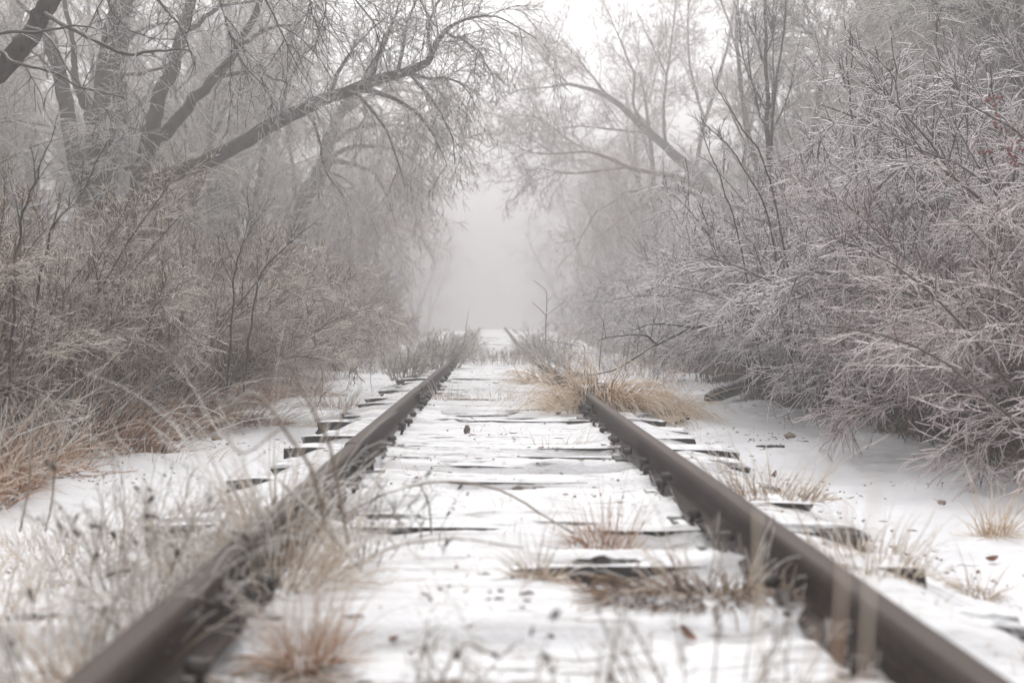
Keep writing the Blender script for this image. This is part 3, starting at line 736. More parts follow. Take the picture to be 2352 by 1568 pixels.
# wide rosy tree reaching over the track from the right
stems = [[(1800, 900, 17.5, 0.1496), (1745, 700, 17.4, 0.1292), (1690, 540, 17.2, 0.1156), (1640, 450, 17.0, 0.1020), (1596, 400, 16.9, 0.0884), (1548, 352, 16.8, 0.0782), (1494, 304, 16.7, 0.0680), (1442, 256, 16.6, 0.0510), (1398, 223, 16.5, 0.0408), (1351, 205, 16.4, 0.0326), (1307, 194, 16.3, 0.0245), (1259, 200, 16.2, 0.0150), (1186, 209, 16.1, 0.0088), (1138, 234, 16.0, 0.0041)]]
limbs = [
    [(1640, 450, 17, 0.0648), (1600, 425, 16.7, 0.0612), (1550, 405, 16.4, 0.0540), (1494, 396, 16.2, 0.0432), (1442, 384, 16.0, 0.0360), (1398, 363, 15.9, 0.0302), (1347, 349, 15.8, 0.0245), (1274, 353, 15.7, 0.0173), (1219, 350, 15.6, 0.0108), (1170, 325, 15.6, 0.0043)],
    [(1442, 384, 16, 0.0252), (1347, 396, 15.8, 0.0202), (1296, 398, 15.7, 0.0144), (1230, 388, 15.6, 0.0086), (1185, 420, 15.6, 0.0036)],
    [(1660, 480, 17, 0.0432), (1580, 440, 16.6, 0.0360), (1516, 434, 16.4, 0.0302), (1442, 440, 16.2, 0.0252), (1413, 461, 16.1, 0.0202), (1369, 487, 16.0, 0.0144), (1347, 524, 16.0, 0.0094), (1322, 570, 16.0, 0.0043)],
    [(1475, 290, 16.7, 0.0288), (1453, 234, 16.6, 0.0252), (1457, 176, 16.6, 0.0202), (1442, 139, 16.5, 0.0158), (1424, 92, 16.5, 0.0115), (1398, 29, 16.5, 0.0065), (1370, -40, 16.5, 0.0036)],
    [(1530, 335, 16.8, 0.0324), (1523, 253, 16.8, 0.0274), (1530, 183, 16.8, 0.0216), (1523, 154, 16.8, 0.0173), (1497, 103, 16.7, 0.0115), (1460, 20, 16.7, 0.0058)],
    [(1530, 183, 16.8, 0.0202), (1540, 120, 16.8, 0.0158), (1548, 40, 16.8, 0.0108), (1560, -60, 16.8, 0.0058)],
    [(1347, 349, 15.8, 0.0144), (1290, 310, 15.7, 0.0108), (1230, 270, 15.6, 0.0072), (1160, 262, 15.6, 0.0029)],
    [(1274, 353, 15.7, 0.0101), (1220, 320, 15.7, 0.0072), (1180, 290, 15.7, 0.0036)],
    [(1307, 194, 16.3, 0.0144), (1260, 150, 16.3, 0.0101), (1230, 100, 16.3, 0.0050)],
    [(1398, 223, 16.5, 0.0187), (1340, 150, 16.4, 0.0130), (1290, 90, 16.4, 0.0072), (1240, 20, 16.4, 0.0036)],
    [(1570, 440, 16.6, 0.0216), (1480, 470, 16.3, 0.0173), (1420, 510, 16.2, 0.0115), (1370, 545, 16.2, 0.0058)],
    [(1494, 304, 16.7, 0.0252), (1420, 300, 16.4, 0.0187), (1330, 290, 16.2, 0.0115), (1250, 300, 16.1, 0.0058)],
    [(1596, 400, 16.9, 0.0432), (1620, 280, 17.2, 0.0360), (1660, 150, 17.4, 0.0288), (1690, 0, 17.6, 0.0216), (1720, -160, 17.8, 0.0144)],
    [(1620, 280, 17.2, 0.0288), (1590, 180, 17.0, 0.0216), (1580, 60, 17.0, 0.0144), (1590, -80, 17.0, 0.0072)],
]
sp_r = [dict(k=26, t0=.12, t1=1, ang=.9, sd=.3, len=.95, m=7, wander=.13, droop=-.02, r=.008, frost=.35),
        dict(k=8, t0=.15, ang=.85, sd=.3, len=.42, m=5, wander=.14, droop=-.02, r=.005, frost=.5),
        dict(k=4, t0=.2, ang=.8, sd=.3, len=.17, m=3, wander=.12, droop=.04, r=.0042, frost=.58)]
tree('spreading_tree', 'wide rosy grey tree stretching low boughs over the track from the right', stems, limbs, [(range(0, 15), sp_r)], 71, ('trunk', 'pink_tree_twig'), G_R, .0036, push=1.9)

# slender upright young tree
stems = [[(1776, 860, 9.0, 0.0330), (1774, 520, 9.0, 0.0286), (1768, 390, 9.0, 0.0259), (1762, 256, 9.0, 0.0209), (1760, 147, 9.0, 0.0165), (1757, 0, 9.0, 0.0110), (1760, -130, 9.0, 0.0044)]]
limbs = [[(1770, 345, 9, 0.0143), (1774, 280, 8.95, 0.0132), (1782, 183, 8.9, 0.0110), (1801, 55, 8.85, 0.0077), (1806, -40, 8.8, 0.0039)],
         [(1764, 262, 9, 0.0110), (1738, 210, 9, 0.0088), (1716, 165, 9, 0.0072), (1702, 103, 9, 0.0055), (1695, 0, 9, 0.0028)],
         [(1763, 300, 9, 0.0088), (1742, 250, 8.8, 0.0072), (1725, 170, 8.7, 0.0055), (1718, 80, 8.6, 0.0028)],
         [(1768, 250, 9, 0.0099), (1778, 180, 9.1, 0.0077), (1776, 60, 9.2, 0.0050), (1770, -50, 9.2, 0.0022)],
         [(1767, 330, 9, 0.0088), (1790, 270, 9.1, 0.0072), (1815, 200, 9.2, 0.0055), (1830, 120, 9.2, 0.0028)],
         [(1761, 160, 9, 0.0066), (1740, 100, 9, 0.0050), (1728, 20, 9, 0.0028)], [(1760, 130, 9, 0.0066), (1780, 60, 8.9, 0.0050), (1786, -20, 8.9, 0.0022)]]
sp_u = [dict(k=24, t0=.1, t1=1, ang=.6, sd=.25, len=.34, m=5, wander=.09, droop=-.09, r=.0045, frost=.35),
        dict(k=6, t0=.1, ang=.8, sd=.3, len=.08, m=2, wander=.1, r=.0036, frost=.6)]
sp_u2 = [dict(k=26, t0=.05, t1=1, ang=1.0, sd=.3, len=.07, m=2, wander=.1, r=.0036, frost=.5)]
tree('young_tree', 'slender young tree with steep upright stems above the iced bushes', stems, limbs, [(range(0, 8), sp_u), (range(0, 8), sp_u2)], 81, ('dark_trunk', 'dark_twig'), G_R, .0032, push=1.45)

# grey many-stemmed trees behind the right bushes
multi = [
    ('many stemmed grey tree fanning up right of the slender young tree',
     [[(2140, 900, 11.5, .10), (2130, 500, 11.5, .075), (2116, 190, 11.5, .055), (2090, 95, 11.5, .045), (2050, -60, 11.5, .03)],
      [(2160, 900, 11.3, .10), (2145, 480, 11.3, .08), (2142, 200, 11.3, .06), (2131, 70, 11.3, .05), (2130, -120, 11.3, .03)],
      [(2110, 880, 11.6, .08), (2079, 330, 11.5, .045), (2042, 147, 11.4, .035), (2010, 60, 11.3, .025), (1930, -30, 11.2, .012)],
      [(2180, 880, 11.6, .07), (2165, 330, 11.6, .045), (2200, 150, 11.6, .035), (2230, 0, 11.6, .02)],
      [(2060, 860, 11.7, .07), (2020, 400, 11.6, .045), (1950, 200, 11.5, .03), (1880, 100, 11.4, .018), (1820, 40, 11.3, .008)]]),
    ('dark dense leaning tree filling the top right corner',
     [[(2480, 900, 9.2, .11), (2420, 400, 9.2, .08), (2350, 200, 9.2, .06), (2290, 60, 9.2, .045), (2220, -80, 9.2, .025)],
      [(2500, 900, 9.4, .10), (2450, 350, 9.3, .07), (2330, 120, 9.2, .045), (2220, 30, 9.1, .025), (2120, 0, 9.0, .010)],
      [(2520, 900, 9.6, .10), (2400, 300, 9.6, .06), (2330, 0, 9.6, .04), (2300, -200, 9.6, .02)]])]
for i, (lab, st) in enumerate(multi):
    tree('many_stemmed_tree', lab, st, [], [(range(len(st)), [
        dict(k=30, t0=.30, t1=1, ang=.7, sd=.3, len=1.35, m=9, wander=.09, droop=.05, r=.009, up=.1, frost=.3, drift=np.array([-.03, -.01, 0])),
        dict(k=9, t0=.12, ang=.65, sd=.25, len=.55, m=5, wander=.1, droop=.04, r=.005, frost=.45),
        dict(k=4, t0=.2, ang=.7, sd=.3, len=.2, m=3, wander=.1, r=.004, frost=.52)])], 90 + i, ('dark_trunk', 'tree_twig'), G_R, .0036, push=(1.8, 1.3)[i])

# background trees: two kinds, copied
def bg_tree(seed, H, label, loc, spread, up, mats, group):
    rg = rng(seed)
    base = np.zeros(3)
    nst = rg.integers(2, 4)
    P0 = rg.normal(0, .12, (nst, 3)); P0[:, 2] = -.1
    D0 = np.stack((rg.normal(0, spread, nst), rg.normal(0, spread, nst), np.ones(nst)), 1)
    pts, rad = grow(P0, D0, H * rg.uniform(.8, 1.1, nst), .15, .03, 14, .06, -.02, rg)
    tr = MB(); tr.tubes(pts, rad, 8, 0.03, True, .06, rg)
    cr = MB()
    twig_levels(cr, pts, rad, rg, [
        dict(k=16, t0=.22, t1=1, ang=.85, sd=.25, len=H * .33, m=9, wander=.10, droop=.03, up=up, r=.03, frost=.2, sides=4),
        dict(k=10, t0=.2, ang=.75, sd=.3, len=H * .14, m=6, wander=.11, droop=.08, r=.009, frost=.4),
        dict(k=7, t0=.1, ang=.7, sd=.3, len=H * .06, m=4, wander=.1, droop=.06, r=.0065, frost=.5),
        dict(k=3, t0=.2, ang=.7, sd=.3, len=H * .025, m=2, wander=.1, r=.0055, frost=.55)], .005)
    root = empty('fog_tree', loc)
    tr.build('trunk', M[mats[0]], root); cr.build('crown', M[mats[1]], root)
    return tag(root, label, 'tree', group)
G_F = 'bare trees fading into the fog'
protos = [bg_tree(201, 8.0, '', (-6.6, 20, 0), .22, .1, ('trunk', 'tree_twig'), G_F),
          bg_tree(202, 9.0, '', (5.2, 25, 0), .12, .2, ('trunk', 'pink_tree_twig'), G_F),
          bg_tree(203, 7.0, '', (-5.0, 27, 0), .3, .05, ('trunk', 'tree_twig'), G_F)]
place = [  # proto, x, y, rot, scale
    (0, -8.6, 22.0, .3, 1.0), (2, -6.6, 22.5, 1.2, 1.0), (1, -6.9, 26.5, 2.0, 1.05), (0, -6.3, 31, 3.1, 1.05), (2, -7.0, 37, 4.4, 1.3), (1, -6.0, 44, 5.0, 1.15), (0, -7.0, 52, .9, 1.3), (2, -7, 62, .2, 1.4),
    (1, 6.6, 21.5, 1.7, .95), (2, 7.0, 26.5, 2.6, 1.15), (0, 7.6, 30, 5.6, 1.1), (1, 6.2, 36, 3.9, 1.1), (0, 7.2, 43, 2.2, 1.2), (2, 7.5, 51, .5, 1.4), (1, 6.8, 61, 1.2, 1.3),
    (1, -7.5, 74, .4, 1.5), (0, -7.0, 88, 1.4, 1.6), (1, 7.5, 73, 2.4, 1.5), (0, 7.5, 90, 3.4, 1.6), (2, -7.5, 108, 4, 1.8), (2, 7.5, 110, 5, 1.8),
    (1, -12.5, 29, .7, 1.3), (0, -14.5, 23, 2.7, 1.3), (2, -10.5, 34, 3.7, 1.5), (1, 13, 28, .1, 1.3), (0, 11.5, 34, 1.1, 1.4), (2, 15.5, 24, 2.2, 1.4), (1, -18, 30, 1.9, 1.5), (1, 18, 32, .9, 1.5),
    (1, -12.0, 21.5, .7, 1.0), (2, -11.5, 19, 2.9, 1.2), (0, -10.0, 24, 4.1, 1.15), (0, -13.0, 20.2, 5.2, 1.0), (2, -10.0, 28.2, 3.5, 1.2),
    (0, 8.0, 15.2, 1.0, .95), (1, 9.5, 19, 3.3, 1.1), (2, 7.2, 12.0, 4.6, .9), (0, 10.8, 23.5, .2, 1.2), (1, 7.6, 17.2, 5.3, 1.0), (2, 5.9, 14.4, 2.1, .8)]
LAB_LN = 'bare grey tree in the depth of the left thicket'
used = set()
for k, x, y, rz, sc in place:
    side = 'left' if x < 0 else 'right'
    if y >= 30: lab = 'faint bare tree swallowed by fog on the %s of the far track' % side
    elif abs(x) < 7: lab = 'bare rimed tree leaning out of the mist on the %s, beyond the nearer shrubs' % side
    else: lab = 'hazy tangled tree deep in the %s thicket, half hidden behind nearer trees' % side
    loc = (x, y, gz(x, y) - .05)
    if k not in used:
        used.add(k); o = protos[k]; o.location = loc; o.rotation_euler = (0, 0, rz); o.scale = (sc,) * 3; o['label'] = lab
    else: again(protos[k], loc, rz, sc, lab)

# ------------------------------------------------------------------ shrubs
SL, SR = 'rimed shrubs along the left edge', 'iced bushes along the right edge'
ice = lambda k=11, l1=.75, t0=.34: [
    dict(k=k, t0=t0, t1=1, ang=.62, sd=.25, len=l1, m=8, wander=.095, droop=.085, r=.0064, frost=.38),
    dict(k=6, t0=.12, ang=.6, sd=.25, len=.38, m=6, wander=.11, droop=.08, r=.0048, frost=.54, taper=.5),
    dict(k=3, t0=.15, ang=.75, sd=.3, len=.16, m=4, wander=.13, droop=.04, r=.0042, frost=.64, taper=.5)]
fine = lambda k=13, l1=.6: [
    dict(k=k, t0=.3, t1=1, ang=.6, sd=.22, len=l1, m=6, wander=.08, droop=.04, r=.0052, frost=.34),
    dict(k=8, t0=.12, ang=.6, sd=.22, len=.28, m=4, wander=.09, droop=.04, r=.0036, frost=.48),
    dict(k=4, t0=.15, ang=.65, sd=.3, len=.11, m=2, wander=.1, droop=.02, r=.0031, frost=.55)]

def nsh(name, lab, grp, loc, seed, H, nst, lean, spread, spec, mats, **kw):
    st, tw = shrub(seed, H, nst, lean, spread, spec, **kw)
    return put_shrub(name, lab, 'shrub', grp, st, tw, (loc[0], loc[1], gz(*loc)), mats)

# right side
nsh('iced_bush', 'rosy iced bush at the right edge, nearest of all, tips drooping to the snow', SR, (4.0, 5.55), 301, 1.65, 46, (-.46, .02), (1.0, 1.5), ice(10, .55, .45), ('stem', 'pink_twig'), droop=.34, base_r=.55, minr=.0034)
nsh('iced_bush', 'rosy twiggy bush at the right edge behind the nearest drooping one, rising higher', SR, (4.35, 6.6), 302, 2.15, 40, (-.25, 0), (1.0, 1.2), ice(11, .7), ('stem', 'pink_twig'), droop=.2, base_r=.55, minr=.0034)
nsh('iced_bush', 'big grey iced bush arching its long stems left above the small log', SR, (4.3, 8.5), 303, 2.35, 46, (-.60, -.03), (1.0, 1.7), ice(12, .72, .42), ('stem', 'ice_twig'), droop=.26, base_r=.6, minr=.0042, stem_r=.014)
p3 = nsh('iced_bush', 'grey iced bush right of the big arching one, upright tangled top', SR, (4.5, 8.8), 304, 2.5, 46, (-.25, 0), (1.2, 1.4), ice(12, .8), ('stem', 'ice_twig'), droop=.2, base_r=.7, minr=.004, stem_r=.013)
p4 = nsh('iced_bush', 'grey iced bush behind the big arching one, reaching toward the fallen branch', SR, (4.4, 11.2), 305, 2.5, 46, (-.52, 0), (1.0, 1.6), ice(12, .75, .42), ('stem', 'ice_twig'), droop=.28, base_r=.6, minr=.0042, stem_r=.013)
again(p4, (4.9, 14.4, gz(4.9, 14.4)), .25, (1.0, 1.1, 1.05), 'misty iced bush arching toward the track beyond the fallen branch')
again(p4, (5.1, 18.2, gz(5.1, 18.2)), -.3, (1.05, 1, 1.1), 'hazy grey bush on the right, behind the tall lone stem')
again(p4, (5.2, 22.5, gz(5.2, 22.5)), .4, 1.15, 'pale fog dimmed bush, farthest but one on the right of the track')
again(p4, (5.6, 28.0, gz(5.6, 28)), -.2, 1.3, 'faintest bush in the fog on the right of the track')
again(p3, (4.7, 10.6, gz(4.7, 10.6)), .7, (1.1, 1.1, 1.15), 'tall tangled grey bush below the slender young tree')
again(p3, (5.6, 8.0, gz(5.6, 8)), 2.1, (1.2, 1.2, 1.25), 'tall grey bush deep at the right, below the many stemmed tree')
again(p3, (5.3, 13.6, gz(5.3, 13.6)), -.8, (1.1, 1.1, 1.15), 'tall misty bush at the foot of the rosy spreading tree')
again(p3, (5.2, 6.9, gz(5.2, 6.9)), 3.6, (1.1, 1.1, 1.3), 'tall dark bush under the dense tree of the top right corner')
again(p3, (6.6, 10.0, gz(6.6, 10)), 1.2, (1.2, 1.2, 1.35), 'tall hazy bush behind the other bushes at the right edge')

# left side
l1 = nsh('rimed_shrub', 'brown rimed shrub at the left edge, nearest, bent over the rusty grass', SL, (-3.9, 6.3), 311, 1.5, 46, (.08, -.02), (1.0, 1.4), fine(11, .5), ('stem', 'left_twig'), tilt=.65, droop=.24, base_r=.6, minr=.0026)
nsh('rimed_shrub', 'tall open rimed shrub rising at the far left edge under the leaning trunk', SL, (-4.2, 7.0), 312, 2.15, 24, (.08, 0), (1.3, 1.2), fine(11, .6), ('stem', 'left_twig'), droop=.1, base_r=.7, minr=.003)
nsh('rimed_shrub', 'broad fine twigged brown shrub, largest and densest on the left', SL, (-3.65, 8.8), 313, 1.7, 90, (.13, -.04), (1.25, 1.2), fine(14, .55), ('stem', 'left_twig'), tilt=.7, droop=.22, base_r=.8, minr=.003)
l4 = nsh('rimed_shrub', 'fine twigged shrub behind the broad brown one, below the three trunks', SL, (-4.6, 9.8), 314, 1.6, 60, (.15, 0), (1.4, 1.2), fine(13, .6), ('stem', 'left_twig'), droop=.15, base_r=.8, minr=.0034)
l5 = nsh('rimed_shrub', 'rounded misty shrub right of the broad brown one, under the weeping branches', SL, (-4.1, 12.6), 315, 1.9, 60, (.22, 0), (1.2, 1.4), fine(13, .6), ('stem', 'left_twig'), droop=.25, base_r=.8, minr=.0038)
again(l5, (-4.4, 15.6, gz(-4.4, 15.6)), .3, 1.05, 'hazy shrub on the left, second in the mist past the broad brown one')
again(l5, (-4.9, 19.5, gz(-4.9, 19.5)), -.4, 1.15, 'pale hazy shrub on the left beside the grey weed bank')
again(l5, (-5.2, 24.5, gz(-5.2, 24.5)), .6, 1.3, 'fog dimmed shrub, farthest but one on the left of the track')
again(l5, (-5.9, 31, gz(-5.9, 31)), 0, 1.45, 'faintest shrub in the fog on the left of the track')
again(l4, (-5.2, 12.5, gz(-5.2, 12.5)), .8, (1.1, 1.1, 1.15), 'misty tangled shrub at the foot of the faint grey trunks')
again(l4, (-5.6, 8.4, gz(-5.6, 8.4)), 2.0, (1.1, 1.1, 1.05), 'tangled shrub at the left edge behind the tall open one')
again(l4, (-6.4, 10.6, gz(-6.4, 10.6)), 3.9, (1.2, 1.2, 1.2), 'hazy tangled shrub deep at the left edge, behind all others there')
again(l4, (-4.6, 16.0, gz(-4.6, 16)), 4.6, (1.2, 1.2, 1.25), 'fog dimmed tangled shrub behind the leaning trunk with weeping branches')

# saplings sticking out of the thickets
def sapling(lab, path, seed, mats=('dark_trunk', 'dark_twig'), ln=.3):
    return tree('sapling', lab, [path], [], [([0], [dict(k=11, t0=.3, t1=.98, ang=.65, sd=.2, len=ln, m=5, wander=.07, droop=-.05, r=.0045, frost=.45), dict(k=6, t0=.15, ang=.7, sd=.25, len=.11, m=3, wander=.1, r=.0035, frost=.6)])],
                seed, mats, 'saplings above the shrubs', .003, cat='sapling')
sapling('dark sapling rising above the right side of the broad brown shrub', [(520, 900, 7.6, 0.0084), (535, 680, 7.6, 0.0070), (548, 590, 7.6, 0.0056), (580, 520, 7.6, 0.0035), (612, 480, 7.6, 0.0021)], 331, ln=.42)
sapling('second dark sapling leaning right above the broad brown shrub', [(560, 900, 7.4, 0.0084), (590, 660, 7.4, 0.0063), (640, 580, 7.4, 0.0042), (735, 500, 7.3, 0.0021)], 332, ln=.3)
sapling('thin dark sapling at the far left edge before the shrubs', [(20, 900, 5.6, 0.0084), (40, 560, 5.6, 0.0063), (85, 400, 5.6, 0.0049), (130, 290, 5.6, 0.0021)], 333, ln=.35)
sapling('leaning dark sapling just right of the thin one at the far left', [(60, 900, 5.7, 0.0084), (110, 560, 5.7, 0.0063), (190, 440, 5.7, 0.0042), (250, 320, 5.7, 0.0021)], 334, ln=.3)
sapling('left leaning sapling, first left of the slender young tree', [(1850, 900, 8.6, 0.0112), (1800, 560, 8.6, 0.0091), (1749, 366, 8.6, 0.0077), (1702, 293, 8.6, 0.0063), (1650, 209, 8.6, 0.0042), (1632, 155, 8.6, 0.0021)], 335, ln=.22)
sapling('left leaning sapling, second left of the slender young tree', [(1830, 900, 8.4, 0.0098), (1770, 520, 8.4, 0.0077), (1694, 363, 8.4, 0.0063), (1640, 304, 8.4, 0.0049), (1608, 268, 8.4, 0.0021)], 336, ln=.2)
sapling('short left leaning sapling with curled tip, farthest left of the slender young tree', [(1760, 900, 8.8, 0.0091), (1700, 560, 8.8, 0.0070), (1658, 421, 8.8, 0.0056), (1621, 330, 8.8, 0.0042), (1608, 280, 8.8, 0.0021)], 337, ln=.2)
sapling('straight dark sapling standing between the young tree and the many stemmed tree', [(1985, 900, 8.2, 0.0112), (1970, 520, 8.2, 0.0091), (1965, 340, 8.2, 0.0077), (1950, 190, 8.2, 0.0063), (1944, 130, 8.2, 0.0028)], 338, ln=.3)

# ------------------------------------------------------------------ grass and weeds
def blades(seed, n_, h, rad_, lean, tilt, droop, r, m=8, wander=.06, curl=1.0, hs=.35, ell=(1, 1)):
    rg = rng(seed)
    a = rg.uniform(0, 2 * math.pi, n_); rr = np.sqrt(rg.random(n_))
    P0 = np.stack((np.cos(a) * rr * rad_ * ell[0], np.sin(a) * rr * rad_ * ell[1], np.full(n_, -.02)), 1)
    D0 = np.stack((np.cos(a) * rr * tilt + lean[0] + rg.normal(0, .2, n_), np.sin(a) * rr * tilt + lean[1] + rg.normal(0, .2, n_), np.ones(n_)), 1)
    L = h * np.exp(rg.normal(0, hs, n_))
    return grow(P0, D0, L, r * rg.uniform(.7, 1.3, n_), r * .4, m, wander, droop * rg.uniform(.3, 1.5, n_), rg, None, curl)

def floor_clip(pts, x0, y0, z0, lift=.012):
    g_ = ground_z(pts[..., 0] + x0, pts[..., 1] + y0) - z0 + lift
    pts[:, 1:, 2] = np.maximum(pts[:, 1:, 2], g_[:, 1:])
    return pts

def tuft(label, x, y, seed, n_=60, h=.25, rad_=.08, lean=(0, 0), tilt=.6, droop=.25, r=.0028, mat='pale_grass', grp=None, name='grass_tuft', cat='grass', tone=(0.0, 1.0), z0=0.0, **kw):
    z = gz(x, y) + z0
    mb = MB()
    pts, rd = blades(seed, n_, h, rad_, lean, tilt, droop, r, **kw)
    pts = floor_clip(pts, x, y, z)
    t = np.linspace(0, 1, pts.shape[1])[None, :]
    at = tone[0] + (tone[1] - tone[0]) * t + rng(seed + 1).normal(0, .13, (n_, 1))
    mb.tubes(pts, rd, 3, np.broadcast_to(at, pts.shape[:2]))
    if n_ > 25 and name == 'grass_tuft':                              # matted, broken dead blades round the root
        k = int(n_ * .9); e_ = kw.get('ell', (1, 1))
        p2, r2 = blades(seed + 7, k, h * .42, rad_ * 1.25, lean, 2.4, .35, r * 1.15, m=5, wander=.22, ell=e_)
        p2 = floor_clip(p2, x, y, z, .006)
        mb.tubes(p2, r2, 3, tone[0] + .08 + .45 * rng(seed + 8).random((k, 1)) * np.ones((1, 6)))
    o = mb.build(name, M[mat]); o.location = (x, y, z)
    return tag(o, label, cat, grp)

HEAD = MB()
HEAD.tubes(np.array([[(0, 0, -.012), (.001, 0, 0), (0, .001, .014), (0, 0, .026)]]), np.array([[.003, .009, .010, .003]]), 6, .1, True, .2, rng(5))
HEAD = HEAD.mesh('seed_head'); HEAD.materials.append(M['seed'])

def weed(label, x, y, seed, nst=12, h=.35, rad_=.1, lean=(0, 0), r=.0032, heads=0, kids=6, klen=.12, droop=.12, mat='weed', grp='frosted dead weeds', frost=.35, tilt=.5, sec=3):
    z = gz(x, y); rg = rng(seed)
    pts, rd = blades(seed, nst, h, rad_, lean, tilt, droop, r, m=7, wander=.08, hs=.2)
    root = empty('dead_weed', (x, y, z))
    mb = MB(); mb.tubes(pts, rd, 4, np.clip(frost + rg.normal(0, .12, nst), 0, 1))
    twig_levels(mb, pts, rd, rg, [dict(k=kids, t0=.2, t1=.98, ang=.6, sd=.3, len=klen, m=4, wander=.14, droop=.05, r=r * .75, frost=frost + .1),
                                  dict(k=sec, t0=.2, ang=.7, sd=.3, len=klen * .35, m=2, wander=.15, r=r * .6, frost=frost + .15)], r * .5)
    mb.build('stem', M[mat], root)
    for i in range(heads):
        k = rg.integers(0, nst); j = rg.integers(4, pts.shape[1])
        hd = link('seed_head', HEAD, None, root); hd.location = pts[k, j] + rg.normal(0, .008, 3)
        s1 = rg.uniform(.3, .65); hd.scale = (s1, s1, s1 * rg.uniform(1, 2)); hd.rotation_euler = (rg.uniform(-1, 1), rg.uniform(-1, 1), 0)
    return tag(root, label, 'weed', grp)

GT, GM, GB = 'grass tufts on the track bed', 'straw mounds over the right rail', 'grasses on the left bank'
# straw mounds by the right rail
tuft('tan straw mound flopped over the right rail, biggest and nearest of the mounds', .97, 8.5, 401, 760, .50, .22, (.12, -.12), 1.3, .68, .0042, 'straw', GM, 'grass_mound', tone=(-.05, .85), wander=.09, ell=(1.4, .9), m=10, hs=.32, z0=.07)
tuft('straw clump with looping blades behind the biggest straw mound, left of it', .80, 12.2, 402, 260, .46, .30, (-.1, -.1), .9, .6, .0046, 'straw', GM, 'grass_mound', tone=(.2, .95), hs=.22, wander=.12, ell=(1.4, .7))
tuft('flattened straw clump combed to the right, lying on the snow below the log', 1.72, 9.4, 403, 140, .55, .2, (.75, -.35), .9, .8, .0042, 'straw', GM, 'grass_mound', tone=(.1, .9), wander=.06)
tuft('pale straw clump behind the biggest mound, under the fallen branch', 1.75, 11.4, 404, 90, .38, .22, (.35, -.1), .9, .7, .0046, 'straw', GM, 'grass_mound', tone=(.35, 1.0), wander=.1)
tuft('loose straw blades spilling left from the biggest mound onto the ties', .62, 8.15, 405, 70, .44, .18, (-.9, -.25), .7, .42, .003, 'straw', GM, 'grass_mound', tone=(.4, 1.1))
tuft('straw fringe hanging from the biggest mound to the right tie ends', 1.35, 8.5, 406, 80, .36, .2, (.5, -.35), 1.0, .7, .003, 'straw', GM, 'grass_mound', tone=(.2, .95))
# left of the left rail
tuft('orange tan tuft beside the left rail at the second joint, mid distance', -1.6, 10.6, 411, 130, .30, .28, (.1, -.1), .9, .24, .0034, 'pale_grass', GB, tone=(-.05, .95), ell=(1.5, .8))
tuft('small tan tuft left of the left rail over half buried tie ends', -1.35, 8.3, 412, 70, .22, .2, (.2, -.2), 1.0, .3, .003, 'pale_grass', GB, tone=(.15, 1.0), ell=(1.4, .8))
tuft('low looped blades beside the red brown stone on the left snow', -2.05, 6.25, 413, 18, .26, .22, (.25, 0), .8, .55, .0026, 'pale_grass', GB, tone=(.35, 1.0), ell=(1.6, .5), wander=.04)
tuft('rusty tuft at the end of the left grass bank, arching pale blades above it', -2.35, 8.7, 414, 160, .34, .3, (.2, -.1), .9, .28, .0032, 'rust_grass', GB, tone=(0, .95), ell=(1.5, .8))
tuft('rusty brown clump in the middle of the left grass bank before the brown shrub', -2.65, 7.9, 415, 200, .34, .3, (.2, -.1), .8, .26, .0032, 'rust_grass', GB, tone=(-.1, .85), ell=(1.5, .8))
tuft('tall rusty clump of the left grass bank beneath the standing reeds', -2.75, 6.7, 416, 260, .42, .32, (.25, -.1), .8, .24, .003, 'rust_grass', GB, tone=(-.1, .85), ell=(1.4, .8))
tuft('tall rusty clump at the left edge, nearest of the left grass bank', -2.85, 5.6, 417, 220, .40, .3, (.2, -.1), .7, .24, .003, 'rust_grass', GB, tone=(-.1, .85), ell=(1.3, .9))
tuft('low rusty tuft cut by the left edge, at the bottom of the left grass bank', -2.72, 5.05, 418, 90, .20, .2, (.2, -.1), .9, .34, .0026, 'rust_grass', GB, tone=(0, .9), ell=(1.4, .8))
tuft('stiff pale reeds standing above the rusty grass at the left', -2.95, 6.55, 419, 12, .72, .2, (.12, 0), .35, .04, .0042, 'pale_grass', GB, 'reed_clump', 'reeds', tone=(.35, .9), wander=.03)
tuft('long arching iced grass blades drooping over the edge of the left bank', -2.55, 6.9, 420, 12, .85, .35, (.7, -.1), .5, .26, .0038, 'pale_grass', GB, tone=(.5, 1.1), wander=.03, ell=(1.5, .8))
tuft('arching iced blades over the rusty tuft at the end of the left bank', -2.2, 8.5, 421, 14, .62, .3, (.5, -.1), .5, .32, .0036, 'pale_grass', GB, tone=(.5, 1.1), wander=.03, ell=(1.6, .8))
tuft('tan misty tuft at the foot of the rounded misty shrub', -2.6, 12.0, 422, 160, .36, .4, (.2, -.1), .8, .25, .004, 'rust_grass', GB, tone=(.1, .95), ell=(1.4, 1))
